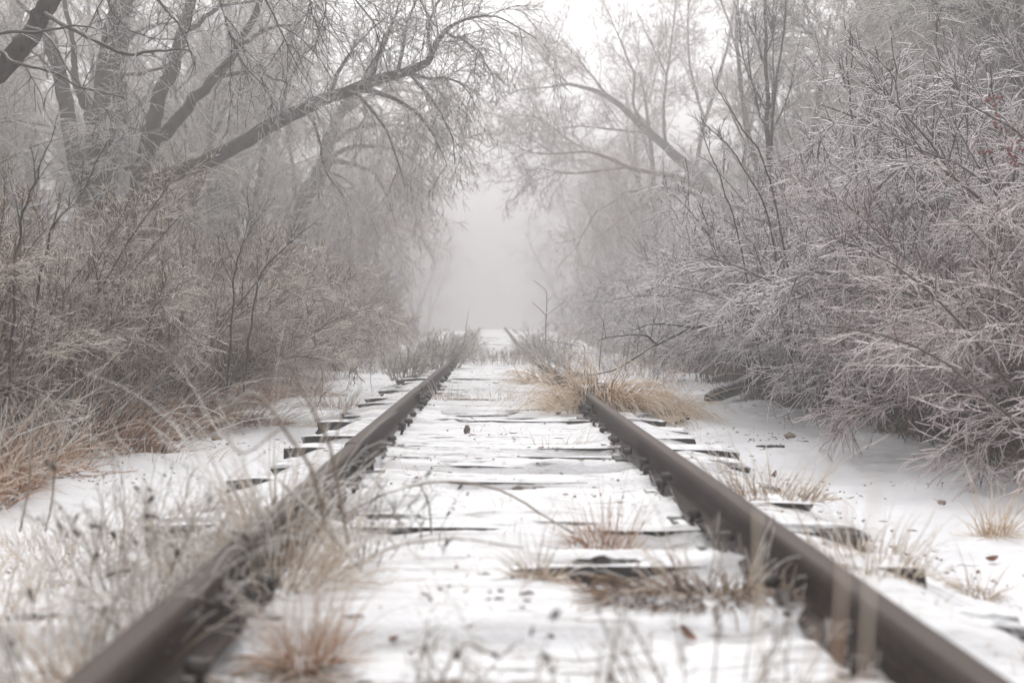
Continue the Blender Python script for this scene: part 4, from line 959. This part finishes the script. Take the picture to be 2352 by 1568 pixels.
# foreground
tuft('blurred pale tangle in front of the dark seed heads at the left', -1.08, 2.25, 451, 90, .26, .22, (.05, 0), .9, .3, .002, 'pale_grass', GT, tone=(.25, 1.05), ell=(1.3, .7))
tuft('thick blurred grass right against the outside of the left rail', -.86, 2.95, 452, 110, .30, .14, (.05, 0), .7, .2, .0022, 'pale_grass', GT, tone=(.2, 1.05), ell=(.7, 1.6))
tuft('blurred pale blades across the head of the left rail, behind the tangle', -.74, 3.35, 453, 120, .34, .1, (.1, 0), .7, .2, .0024, 'pale_grass', GT, tone=(.25, 1.0))
tuft('pale flattened grass on the left snow behind the blurred tangle', -1.6, 3.9, 454, 200, .26, .4, (.1, 0), 1.1, .5, .0024, 'pale_grass', GT, tone=(.35, 1.05), ell=(1.5, .6))
tuft('blurred ground hugging pale grass in the left foreground', -1.35, 2.75, 431, 240, .24, .5, (.2, -.1), 1.0, .36, .0024, 'pale_grass', GT, tone=(.3, 1.05), ell=(1.2, .8))
tuft('blurred pale grass at the bottom left, left of the dark seed heads', -1.75, 3.4, 432, 80, .20, .4, (.2, -.1), 1.0, .34, .0024, 'pale_grass', GT, tone=(.3, 1.05), ell=(1.4, .7))
tuft('blurred orange rooted tuft inside the left rail in the foreground', -.44, 2.28, 433, 90, .25, .06, (.05, -.06), .6, .18, .0017, 'rust_grass', GT, tone=(.22, 1.3))
tuft('pale tangle of bent blades hanging over the left rail', -.60, 2.75, 434, 150, .40, .15, (.15, -.05), .85, .26, .0021, 'pale_grass', GT, tone=(.2, 1.0))
tuft('small fan shaped tuft in the middle of the track foreground', .14, 2.82, 435, 60, .15, .05, (0, 0), 1.1, .2, .0019, 'pale_grass', GT, tone=(-.05, 1.0))
tuft('spiky tuft with rusty roots between the rails, right of centre', .40, 3.42, 436, 60, .19, .08, (0, 0), .7, .08, .0021, 'rust_grass', GT, tone=(.0, 1.05), ell=(1.2, .6))
tuft('pale blades rising from the brown litter beside the right rail', .66, 2.62, 437, 80, .17, .16, (.1, 0), .8, .2, .0021, 'pale_grass', GT, tone=(.0, .95), ell=(1.5, .6))
tuft('brown matted litter clump against the right rail in the foreground', .60, 2.62, 438, 330, .10, .22, (0, 0), 1.8, .5, .0034, 'litter', GT, 'litter_clump', 'dead grass', tone=(-.1, .65), ell=(1.5, .7))
tuft('frosted tuft outside the right rail beside the big tie end', 1.22, 4.25, 439, 110, .20, .2, (.05, 0), .8, .14, .0026, 'pale_grass', GT, tone=(.05, 1.05), ell=(1.2, .5))
tuft('lone upright frosted tuft at the right edge of the snow', 2.16, 4.15, 440, 44, .22, .06, (.05, 0), .5, .12, .0024, 'straw', GT, tone=(.3, 1.0))
tuft('low pale tuft outside the right rail, lower right', 1.68, 3.35, 441, 36, .13, .06, (0, 0), .9, .2, .0022, 'pale_grass', GT, tone=(-.05, 1.0))
tuft('short frosted blades along the outside of the right rail, lower right', 1.18, 3.05, 442, 90, .15, .25, (0, 0), .8, .18, .0022, 'pale_grass', GT, tone=(.15, 1.05), ell=(.8, 1.0))
tuft('short frosted sprigs inside the left rail by the second joint', -.45, 9.7, 443, 50, .14, .2, (0, 0), .8, .2, .003, 'pale_grass', GT, tone=(.2, 1.05), ell=(1.0, .6))
tuft('low frosted sprigs on the ties left of the biggest straw mound', .12, 9.3, 444, 46, .15, .25, (0, 0), .8, .22, .003, 'pale_grass', GT, tone=(.4, 1.05), ell=(1.6, .5))
tuft('thin frosted sprigs on the snowy ties near the right rail, mid distance', .40, 6.0, 445, 30, .12, .16, (.1, 0), .8, .2, .0024, 'pale_grass', GT, tone=(.4, 1.05), ell=(1.3, .6))
tuft('very near blurred stalks rising in front of the right rail', .245, .80, 446, 7, .52, .03, (.0, .0), .3, .04, .0042, 'rust_grass', GT, tone=(.3, .75), wander=.03, hs=.12)
tuft('very near blurred blade bent right across the right rail', .27, .92, 447, 3, .55, .001, (.35, 0), .2, .16, .0050, 'straw', GT, 'grass_tuft', tone=(.4, .9), wander=.02, hs=.1)
tuft('blurred bent stalks of pale grass at the bottom left corner', -.82, 2.02, 448, 60, .22, .12, (0, 0), .9, .2, .0021, 'pale_grass', GT, tone=(.1, 1.0))

weed('blurred weed with dark seed heads left of the left rail', -.98, 2.72, 461, 26, .34, .17, (.05, 0), .0024, 22, 5, .10, .16, frost=.38)
weed('second blurred weed with dark heads, close to the left rail', -.80, 2.45, 481, 20, .30, .12, (.05, 0), .0022, 14, 6, .10, .15, frost=.36)
weed('pale blurred weed behind the dark seed heads at the left', -1.25, 3.2, 482, 26, .32, .2, (0, 0), .0024, 8, 6, .11, .14, frost=.5)
weed('pale blurred weed at the bottom edge in the middle of the track', .12, 1.82, 484, 9, .20, .12, (0, 0), .0020, 5, 6, .07, .15, frost=.5)
weed('blurred weed with dark heads at the bottom, right of centre', .42, 1.86, 462, 15, .22, .17, (0, 0), .0022, 5, 6, .07, .12, frost=.30)
weed('blurred dry weed at the very bottom, left of centre', -.14, 1.93, 463, 9, .17, .1, (0, 0), .0020, 3, 5, .06, .15, frost=.3)
weed('blurred weed in the bottom left corner with dark heads', -.84, 1.95, 464, 20, .26, .12, (0, 0), .0022, 7, 5, .08, .15, frost=.35)
weed('blurred dark weed leaning on the inside of the left rail', -.40, 3.0, 465, 14, .30, .08, (.1, 0), .0022, 8, 6, .08, .12, mat='seed', frost=.3)
weed('dead weed with dark beaded stems between the rails, mid foreground', -.22, 3.25, 466, 6, .2, .12, (0, 0), .0018, 12, 5, .06, .05, mat='seed', frost=.35)
weed('grey weeds left of the left rail near where it disappears', -1.28, 14.3, 471, 70, .44, .24, (0, 0), .0055, 0, 7, .2, .12)
weed('grey weed clump leaning over the left rail where it disappears', -.90, 16.0, 472, 110, .52, .36, (.1, -.05), .0058, 0, 7, .22, .15)
weed('tall grey weed bank left of the far track', -.85, 21.0, 473, 110, .55, .5, (.0, 0), .0065, 0, 8, .24, .16, frost=.5)
weed('tall grey weed bank right of the far track, below the tall lone stem', 1.15, 21.0, 474, 100, .60, .42, (0, 0), .0065, 0, 8, .24, .14, frost=.5)
weed('low frosted weeds crossing the track between the two weed banks', .1, 18.0, 475, 90, .26, .7, (0, 0), .0045, 0, 7, .18, .2)
weed('grey weeds right of the track behind the straw clump', 1.05, 15.5, 476, 46, .42, .35, (0, 0), .0045, 0, 7, .2, .15)
weed('frosted weeds below the rosy tree on the right snow strip', 2.3, 16.0, 477, 50, .45, .5, (-.1, 0), .005, 0, 7, .22, .15)
weed('misty weeds along the snow left of the track, by the hazy shrubs', -2.0, 18.5, 478, 60, .40, .6, (0, 0), .005, 0, 7, .2, .18)
weed('thin frosted weed stem standing left of the left rail by the grey weeds', -1.55, 12.6, 479, 1, .62, .02, (0, 0), .0045, 0, 5, .14, -.02, tilt=.1)

def stick(name, label, cat, paths, seed, mats, spec, group=None, minr=.003):
    rg = rng(seed); base = P(*paths[0][0][:3])
    base[2] = gz(base[0], base[1]) if name != 'fallen_branch' else base[2]
    mb = MB()
    L_ = []
    for path in paths:
        p = np.array([P(*q_[:3]) for q_ in path]); r = np.array([q_[3] for q_ in path])
        c = catmull(p, 20); rr = np.interp(np.linspace(0, len(r) - 1, 20), np.arange(len(r)), r)
        c[1:] += rg.normal(0, .25, (19, 3)) * rr[1:, None]
        mb.tubes(c[None], rr[None], 6, .2, True, .05, rg); L_.append((c, rr))
    if spec: twig_levels(mb, np.stack([a for a, _ in L_]), np.stack([b2 for _, b2 in L_]), rg, spec, minr)
    return tag(mb.build(name, M[mats], origin=base), label, cat, group), base
tw1 = [dict(k=8, t0=.15, ang=.75, sd=.3, len=.4, m=6, wander=.1, droop=.03, r=.006, frost=.45), dict(k=4, t0=.15, ang=.7, sd=.3, len=.16, m=3, wander=.1, r=.0045, frost=.6)]
o, base = stick('fallen_branch', 'dark forked branch with iced twigs lying across the straw from the right', 'branch',
    [[(1350, 862, 9.6, .006), (1408, 850, 9.6, .009), (1463, 819, 9.6, .012), (1510, 791, 9.7, .014), (1596, 752, 9.8, .017), (1664, 738, 9.9, .019), (1760, 728, 10.1, .02)],
     [(1510, 791, 9.7, .014), (1480, 770, 9.6, .012), (1430, 770, 9.5, .009), (1380, 778, 9.4, .005)],
     [(1596, 752, 9.8, .014), (1540, 745, 9.7, .012), (1490, 745, 9.6, .008), (1450, 760, 9.5, .004)]], 501, 'dark_twig', tw1)
o.location = base
o, base = stick('tall_stalk', 'tall lone dead stem with a forked tip standing beside the far right rail', 'dead stem',
    [[(1254, 790, 13.5, .0065), (1254, 740, 13.5, .006), (1256, 690, 13.5, .005), (1254, 668, 13.5, .004), (1240, 655, 13.4, .003), (1224, 643, 13.3, .003)],
     [(1254, 724, 13.5, .005), (1242, 712, 13.4, .004), (1232, 703, 13.4, .0035), (1222, 693, 13.4, .003)], [(1254, 726, 13.5, .005), (1268, 714, 13.6, .004), (1282, 703, 13.6, .0035), (1298, 691, 13.7, .003)]], 502, 'dark_twig', None)
o.location = base
for i, (lab, pth) in enumerate([
    ('crooked dead stem with a drooping seed head standing behind the straw mound', [[(1376, 850, 10.8, .006), (1380, 800, 10.8, .006), (1386, 744, 10.8, .005), (1372, 715, 10.7, .003)], [(1386, 744, 10.8, .004), (1340, 765, 10.6, .0035), (1310, 768, 10.5, .003)], [(1386, 742, 10.8, .004), (1410, 735, 10.9, .004), (1425, 748, 10.9, .006)]]),
    ('short upright dead stem in the straw left of the crooked one', [[(1343, 862, 10.6, .006), (1342, 830, 10.6, .0055), (1342, 796, 10.6, .005), (1318, 784, 10.5, .003)], [(1342, 797, 10.6, .004), (1372, 785, 10.7, .0035), (1392, 778, 10.7, .003)], [(1342, 797, 10.6, .004), (1290, 787, 10.5, .0035), (1245, 780, 10.4, .003)]]),
    ('straight slanting dead stem before the grey iced bush, right of the crooked one', [[(1435, 850, 11.5, .006), (1448, 780, 11.5, .005), (1462, 690, 11.5, .004)]]),
    ('thin dead stem leaning left between the far weed banks', [[(1068, 775, 20.0, .009), (1072, 740, 20.0, .007), (1077, 711, 20.0, .003)]])]):
    o, base = stick('dead_stalk', lab, 'dead stem', pth, 510 + i, 'weed', None, 'dead stems by the track'); o.location = base
# arching foreground stems, out of focus
for i, (lab, pth, mt) in enumerate([
    ('long pale stem arching over the ties in the foreground', [[(800, 1305, 2.45, .003), (880, 1262, 2.5, .0035), (990, 1238, 2.55, .0035), (1090, 1240, 2.6, .003), (1200, 1258, 2.65, .002)]], 'weed'),
    ('dark twig arching over the ties behind the long pale stem', [[(800, 1178, 3.2, .004), (870, 1140, 3.25, .004), (980, 1108, 3.3, .004), (1080, 1108, 3.35, .004), (1170, 1135, 3.4, .004), (1260, 1190, 3.4, .0035), (1320, 1225, 3.4, .003)], [(965, 1112, 3.3, .003), (985, 1160, 3.3, .003), (990, 1225, 3.3, .003)]], 'weed'),
    ('bent pale stem hooked at its tip, rising before the left rail', [[(745, 1200, 2.35, .0045), (715, 1080, 2.35, .0045), (650, 980, 2.35, .0045), (590, 905, 2.35, .004), (540, 925, 2.35, .003), (515, 975, 2.35, .0025)], [(650, 980, 2.35, .003), (560, 1040, 2.3, .0025), (520, 1000, 2.3, .0025), (500, 985, 2.3, .002)]], 'weed'),
    ('dark stem slanting right before the left rail with forked tips', [[(800, 1250, 2.5, .0035), (770, 1080, 2.5, .004), (745, 990, 2.5, .004), (690, 890, 2.5, .003), (660, 820, 2.5, .002)], [(770, 1010, 2.5, .0025), (790, 950, 2.5, .0025), (830, 890, 2.5, .002)]], 'weed'),
    ('thin upright pale stem at the left, standing over the snow', [[(45, 1220, 3.6, .004), (65, 1120, 3.6, .004), (75, 1000, 3.6, .0035)]], 'weed'),
    ('second thin upright stem, right of the other at the far left', [[(105, 1220, 3.7, .0035), (120, 1140, 3.7, .0035), (133, 1010, 3.7, .003)]], 'weed'),
    ('pale stem sagging across the inside of the left rail', [[(640, 1100, 2.6, .004), (720, 1180, 2.55, .004), (790, 1260, 2.5, .0035), (830, 1310, 2.45, .003)]], 'pale'),
    ('blurred pale stem bent low at the bottom centre', [[(1010, 1568, 1.75, .003), (1060, 1480, 1.8, .003), (1130, 1500, 1.85, .0025)]], 'weed')]):
    o, base = stick('bent_stalk', lab, 'dead stem', pth, 530 + i, 'weed', [dict(k=3, t0=.3, ang=.7, sd=.3, len=.05, m=3, wander=.12, r=.0018, frost=.5)], 'bent stems in the foreground', .0015); o.location = base

# small log at the foot of the right bushes
rgl = rng(540)
pa = np.array([P(1622, 921, 11.2), P(1655, 905, 11.4), P(1690, 893, 11.6), P(1735, 868, 12.0), P(1790, 838, 12.4)]); pa[:, 2] += .01
c = catmull(pa, 16); rr = np.interp(np.linspace(0, 1, 16), [0, .05, .15, 1], [.035, .07, .085, .085])
mb = MB(); mb.tubes(c[None], rr[None], 12, .12, True, .05, rgl)
o = mb.build('log', M['log'], origin=c[0]); o.location = c[0]
tag(o, 'snow topped dark log poking out from under the big arching iced bush', 'log')

# ------------------------------------------------------------------ stones, leaves, bark
def lump(name, label, cat, x, y, size, seed, mat, grp=None, sink=.3):
    bm = __import__('bmesh').new()
    import bmesh
    bmesh.ops.create_icosphere(bm, subdivisions=3, radius=1.0)
    rg = rng(seed); off = rg.uniform(0, 50, 3)
    for v in bm.verts:
        co = v.co; k = 1 + .45 * (float(vnoise(co.x * 1.3 + off[0], co.y * 1.3 + co.z + off[1], seed)) - .5) + .15 * (float(vnoise(co.x * 3 + off[2], co.y * 3 - co.z * 2.4, seed + 1)) - .5)
        tp = 1 - .5 * max(0, co.z)
        v.co = (co.x * size[0] * k * tp, co.y * size[1] * k * tp, co.z * size[2] * k)
    me = bpy.data.meshes.new(name); bm.to_mesh(me); bm.free()
    for p_ in me.polygons: p_.use_smooth = True
    o = link(name, me, M[mat]); o.location = (x, y, gz(x, y) + size[2] * (1 - sink)); o.rotation_euler = (0, 0, rg.uniform(0, 6))
    return tag(o, label, cat, grp)
lump('stone', 'brown pointed stone in the snow between the rails', 'stone', -.165, 6.65, (.026, .025, .036), 601, 'stone', 'stones on the snow')
lump('stone', 'round red brown stone on the snow left of the track', 'stone', -2.17, 6.45, (.036, .034, .040), 602, 'red_stone', 'stones on the snow')
lump('stone', 'flat tan stone on the left snow near the half buried tie ends', 'stone', -2.1, 7.4, (.055, .045, .026), 603, 'pale_stone', 'stones on the snow')
lump('stone', 'small stone by the inside of the left rail, mid distance', 'stone', -.42, 8.35, (.035, .03, .022), 604, 'stone', 'stones on the snow')
lump('stone', 'flat dark stone at the left edge of the snow', 'stone', -2.5, 4.85, (.05, .04, .02), 605, 'stone', 'stones on the snow')
lump('stone', 'flat tan stone on the right snow strip before the iced bushes', 'stone', 2.35, 7.6, (.05, .04, .022), 606, 'pale_stone', 'stones on the snow')
lump('stone', 'small flat brown stone between the rails before the broken tie wood', 'stone', .12, 4.35, (.026, .022, .012), 607, 'stone', 'stones on the snow')

def leaf_mesh(seed):
    rg = rng(seed); n_ = 9
    t = np.linspace(0, 1, n_); wd = np.sin(t * math.pi) ** .8 * .016 * (1 + .3 * np.sin(t * 25)); curl = rg.uniform(.3, 1.2)
    mb = MB(); V = []
    for s_ in (-1, 0, 1):
        V.append(np.stack((s_ * wd, (t - .5) * .06, .008 + np.abs(s_) * wd * curl + .012 * (t - .5) ** 2 * 4), 1))
    V = np.array(V); V = np.concatenate((V, V + np.array([0, 0, .0012])))
    q = []
    for a in (0, 1):
        for i in range(n_ - 1):
            q.append((a * n_ + i, (a + 1) * n_ + i, (a + 1) * n_ + i + 1, a * n_ + i + 1)); b2 = 3 * n_
            q.append((b2 + a * n_ + i, b2 + a * n_ + i + 1, b2 + (a + 1) * n_ + i + 1, b2 + (a + 1) * n_ + i))
    mb.add(V.reshape(-1, 3), q); me = mb.mesh('fallen_leaf'); me.materials.append(M['leaf']); return me
LEAF = [leaf_mesh(k) for k in (1, 2, 3)]
leaves = [(-.52, 9.55, 'rusty leaf against the foot of the left rail at the second joint'), (-.35, 9.5, 'curled rusty leaf right of the one at the foot of the left rail'),
          (.47, 2.36, 'blurred red leaf in front of the brown litter clump'), (-.33, 3.55, 'small orange leaf inside the left rail behind the dark weed'),
          (.55, 7.9, 'brown leaf at the edge of the straw mound'), (2.05, 10.2, 'dark leaf upright in the snow right of the flattened straw clump'),
          (1.95, 3.75, 'brown leaf on the right snow left of the lone tuft'), (2.3, 4.9, 'brown leaf on the right snow behind the lone tuft'),
          (-1.9, 7.0, 'red brown leaf on the left snow in front of the tan stone'), (1.75, 5.9, 'curled dark leaf right of the tie ends')]
for i, (x, y, lab) in enumerate(leaves):
    o = link('fallen_leaf', LEAF[i % 3]); o.location = (x, y, gz(x, y) + .002); s_ = rng(700 + i).uniform(.8, 1.3); o.scale = (s_, s_, s_ * 1.6)
    o.rotation_euler = (rng(710 + i).normal(0, .4), rng(720 + i).normal(0, .4), rng(730 + i).uniform(0, 6)); tag(o, lab, 'leaf', 'fallen leaves')
def chip(label, x, y, ln, wd, rz, seed, lift=.0):
    rg = rng(seed); n_ = 12
    p = np.zeros((1, n_, 3)); t = np.linspace(-.5, .5, n_); p[0, :, 0] = t * ln * math.cos(rz); p[0, :, 1] = t * ln * math.sin(rz); p[0, :, 2] = lift * (t + .5) + rg.normal(0, wd * .06, n_)
    r_ = wd * np.clip(1.25 - np.abs(t) * 1.3, .25, 1) * rg.uniform(.8, 1.15, n_)
    mb = MB(); mb.tubes(p, r_[None], 7, 0.0, True, .12, rg)
    o = mb.build('wood_piece', M['log'], smooth=False); o.location = (x, y, gz(x, y) + wd * .5); return tag(o, label, 'wood', 'loose wood on the snow')
chip('broken dark wood end poking from the snow between the rails, foreground', .37, 3.08, .22, .026, .03, 751)
chip('splintered dark wood sliver lying on the ties, mid distance', .32, 5.0, .34, .020, .04, 752)
chip('dark slanting stick on the left snow before the grass bank', -2.35, 7.35, .22, .016, .75, 753, .05)
chip('dark wood shard outside the right rail before the flattened straw', 1.72, 8.7, .16, .018, .5, 754, .04)
chip('heavy broken tie end jutting from the snow beyond the right tie ends', 1.42, 8.75, .42, .05, -.45, 755)
chip('small dark stick on the right snow strip', 1.95, 6.75, .2, .012, .05, 756)
chip('dark shard on the ties right of the pointed stone', .58, 7.35, .09, .014, 1.0, 757, .06)

def scatter_region(rg, n_):
    x = rg.uniform(-3.0, 3.2, n_); y = 1.4 + rg.random(n_) ** 1.5 * 14
    return x, y
rg = rng(760); n_ = 4200
x, y = scatter_region(rg, n_)
keep = vnoise(x * 1.4, y * 1.1, 61) + rg.normal(0, .07, n_) > .56
x, y = x[keep], y[keep]; n_ = len(x)
z = ground_z(x, y)
for nm, mt, sel, ln, wd in (('leaf_litter', 'leaf', rg.random(n_) < .35, .012, .005), ('bark_litter', 'chip', None, .02, .0038)):
    if sel is None: sel = ~last
    last = sel
    k = sel.sum(); a = rg.normal(0, .5, k); L = ln * np.exp(rg.normal(.1, .55, k)); m_ = 4
    t = np.linspace(-.5, .5, m_)
    p = np.zeros((k, m_, 3)); p[:, :, 0] = x[sel][:, None] + t * (L * np.cos(a))[:, None]; p[:, :, 1] = y[sel][:, None] + t * (L * np.sin(a))[:, None]
    p[:, :, 2] = z[sel][:, None] + .003 + rg.normal(0, .003, (k, m_))
    mb = MB(); mb.tubes(p, wd * rg.uniform(.25, 1.1, (k, 1)) * np.array([.4, 1, 1, .4]), 5, 0.0, True)
    tag(mb.build(nm, M[mt], smooth=False), kind='stuff')

# ------------------------------------------------------------------ ground cover nobody could count
def cover(name, mat, n_, xr, yr, h, r, tilt, droop, seed, tone, lean=(0, 0), clump=None, m=5, ypow=1.0, wander=.08):
    rg = rng(seed)
    x = rg.uniform(*xr, n_); y = yr[0] + rg.random(n_) ** ypow * (yr[1] - yr[0])
    if clump:
        keep = vnoise(x * clump, y * clump, seed) + rg.normal(0, .1, n_) > .52
        x, y = x[keep], y[keep]
    k = len(x)
    P0 = np.stack((x, y, ground_z(x, y) - .02), 1)
    D0 = np.stack((rg.normal(0, tilt, k) + lean[0], rg.normal(0, tilt, k) + lean[1], np.ones(k)), 1)
    pts, rd = grow(P0, D0, h * np.exp(rg.normal(0, .35, k)), r * rg.uniform(.7, 1.3, k), r * .45, m, wander, droop * rg.uniform(.3, 1.5, k), rg)
    pts[:, 1:, 2] = np.maximum(pts[:, 1:, 2], ground_z(pts[:, 1:, 0], pts[:, 1:, 1]) + .01)
    t = np.linspace(0, 1, m + 1)[None, :]
    mb = MB(); mb.tubes(pts, rd, 3, np.broadcast_to(tone[0] + (tone[1] - tone[0]) * t + rg.normal(0, .12, (k, 1)), (k, m + 1)))
    return tag(mb.build(name, M[mat]), kind='stuff')
cover('dry_bank_grass', 'rust_grass', 10500, (-3.6, -2.4), (4.4, 13), .34, .0031, .55, .28, 801, (.02, .95), (.15, 0), 1.2, ypow=1.2)
cover('dry_bank_grass', 'pale_grass', 2600, (-3.6, -2.45), (4.6, 16), .50, .0036, .45, .22, 802, (.3, 1.1), (.2, 0), 1.2, ypow=1.2)
cover('thicket_undergrowth', 'under', 4200, (3.05, 6.0), (4.4, 15), .75, .0052, .16, .02, 803, (.05, .3), (-.05, 0), ypow=1.2)
cover('thicket_undergrowth', 'under', 4200, (-6.0, -2.9), (5.2, 15), .75, .0045, .25, .04, 804, (.05, .3), (.05, 0), ypow=1.2)
cover('dead_understory_grass', 'litter', 2600, (2.95, 4.2), (4.3, 13), .2, .003, .7, .3, 805, (0, .9), (-.1, 0), 1.5, ypow=1.2)
cover('sparse_track_sprigs', 'pale_grass', 2600, (-1.7, 1.9), (1.6, 13), .07, .0018, .6, .15, 806, (.2, 1.0), (0, 0), 2.1, m=3, ypow=1.5)

# ------------------------------------------------------------------ red berries on the upper right bush
bt, bw = shrub(820, 1.9, 9, (-.35, 0), (1, 1), [dict(k=7, t0=.4, ang=.7, sd=.25, len=.5, m=6, wander=.08, droop=.12, r=.005, frost=.5), dict(k=4, t0=.2, ang=.7, sd=.25, len=.18, m=3, wander=.1, r=.004, frost=.6)], droop=.18, base_r=.2)
root = put_shrub('berry_bush', 'iced bush with red berry clusters at the upper right edge', 'shrub', SR, bt, bw, (3.1, 5.0, gz(3.1, 5.0)), ('stem', 'pink_twig'))
rgb = rng(821)
for i, (px, py) in enumerate([(2278, 222), (2292, 226), (2268, 232), (2283, 244), (2300, 224), (2293, 266), (2285, 280), (2292, 290), (2342, 325), (2316, 345), (2322, 352), (2330, 362), (2326, 374), (2338, 376), (2274, 350), (2254, 346), (2346, 344)]):
    p = P(px, py, 4.95 + rgb.uniform(-.15, .15)) - np.array(root.location)
    mb = MB()
    for k in range(5):
        c_ = p + rgb.normal(0, .008, 3)
        mb.tubes(np.array([[c_ + (0, 0, d_) for d_ in (-.006, -.003, .002, .006)]]), np.array([[.002, .0062, .0062, .002]]), 6, 0, True)
    bc = mb.build('berry_cluster', M['berry'], root)

# ------------------------------------------------------------------ fog
m = bpy.data.materials.new('fog'); m.use_nodes = True
n = m.node_tree.nodes; l = m.node_tree.links
n.remove(n['Principled BSDF'])
pv = n.new('ShaderNodeVolumePrincipled')
pv.inputs['Color'].default_value = (0.68, 0.662, 0.666, 1)
pv.inputs['Density'].default_value = 0.0195
pv.inputs['Anisotropy'].default_value = 0.5
l.new(pv.outputs[0], n['Material Output'].inputs['Volume'])
mb = MB(); mb.box((0, 70, 7.0), (300, 175, 17.5))
hz = mb.build('haze', m, smooth=False); hz.display_type = 'WIRE'
tag(hz, 'pale winter fog filling the whole railway cutting', None, None, 'stuff')
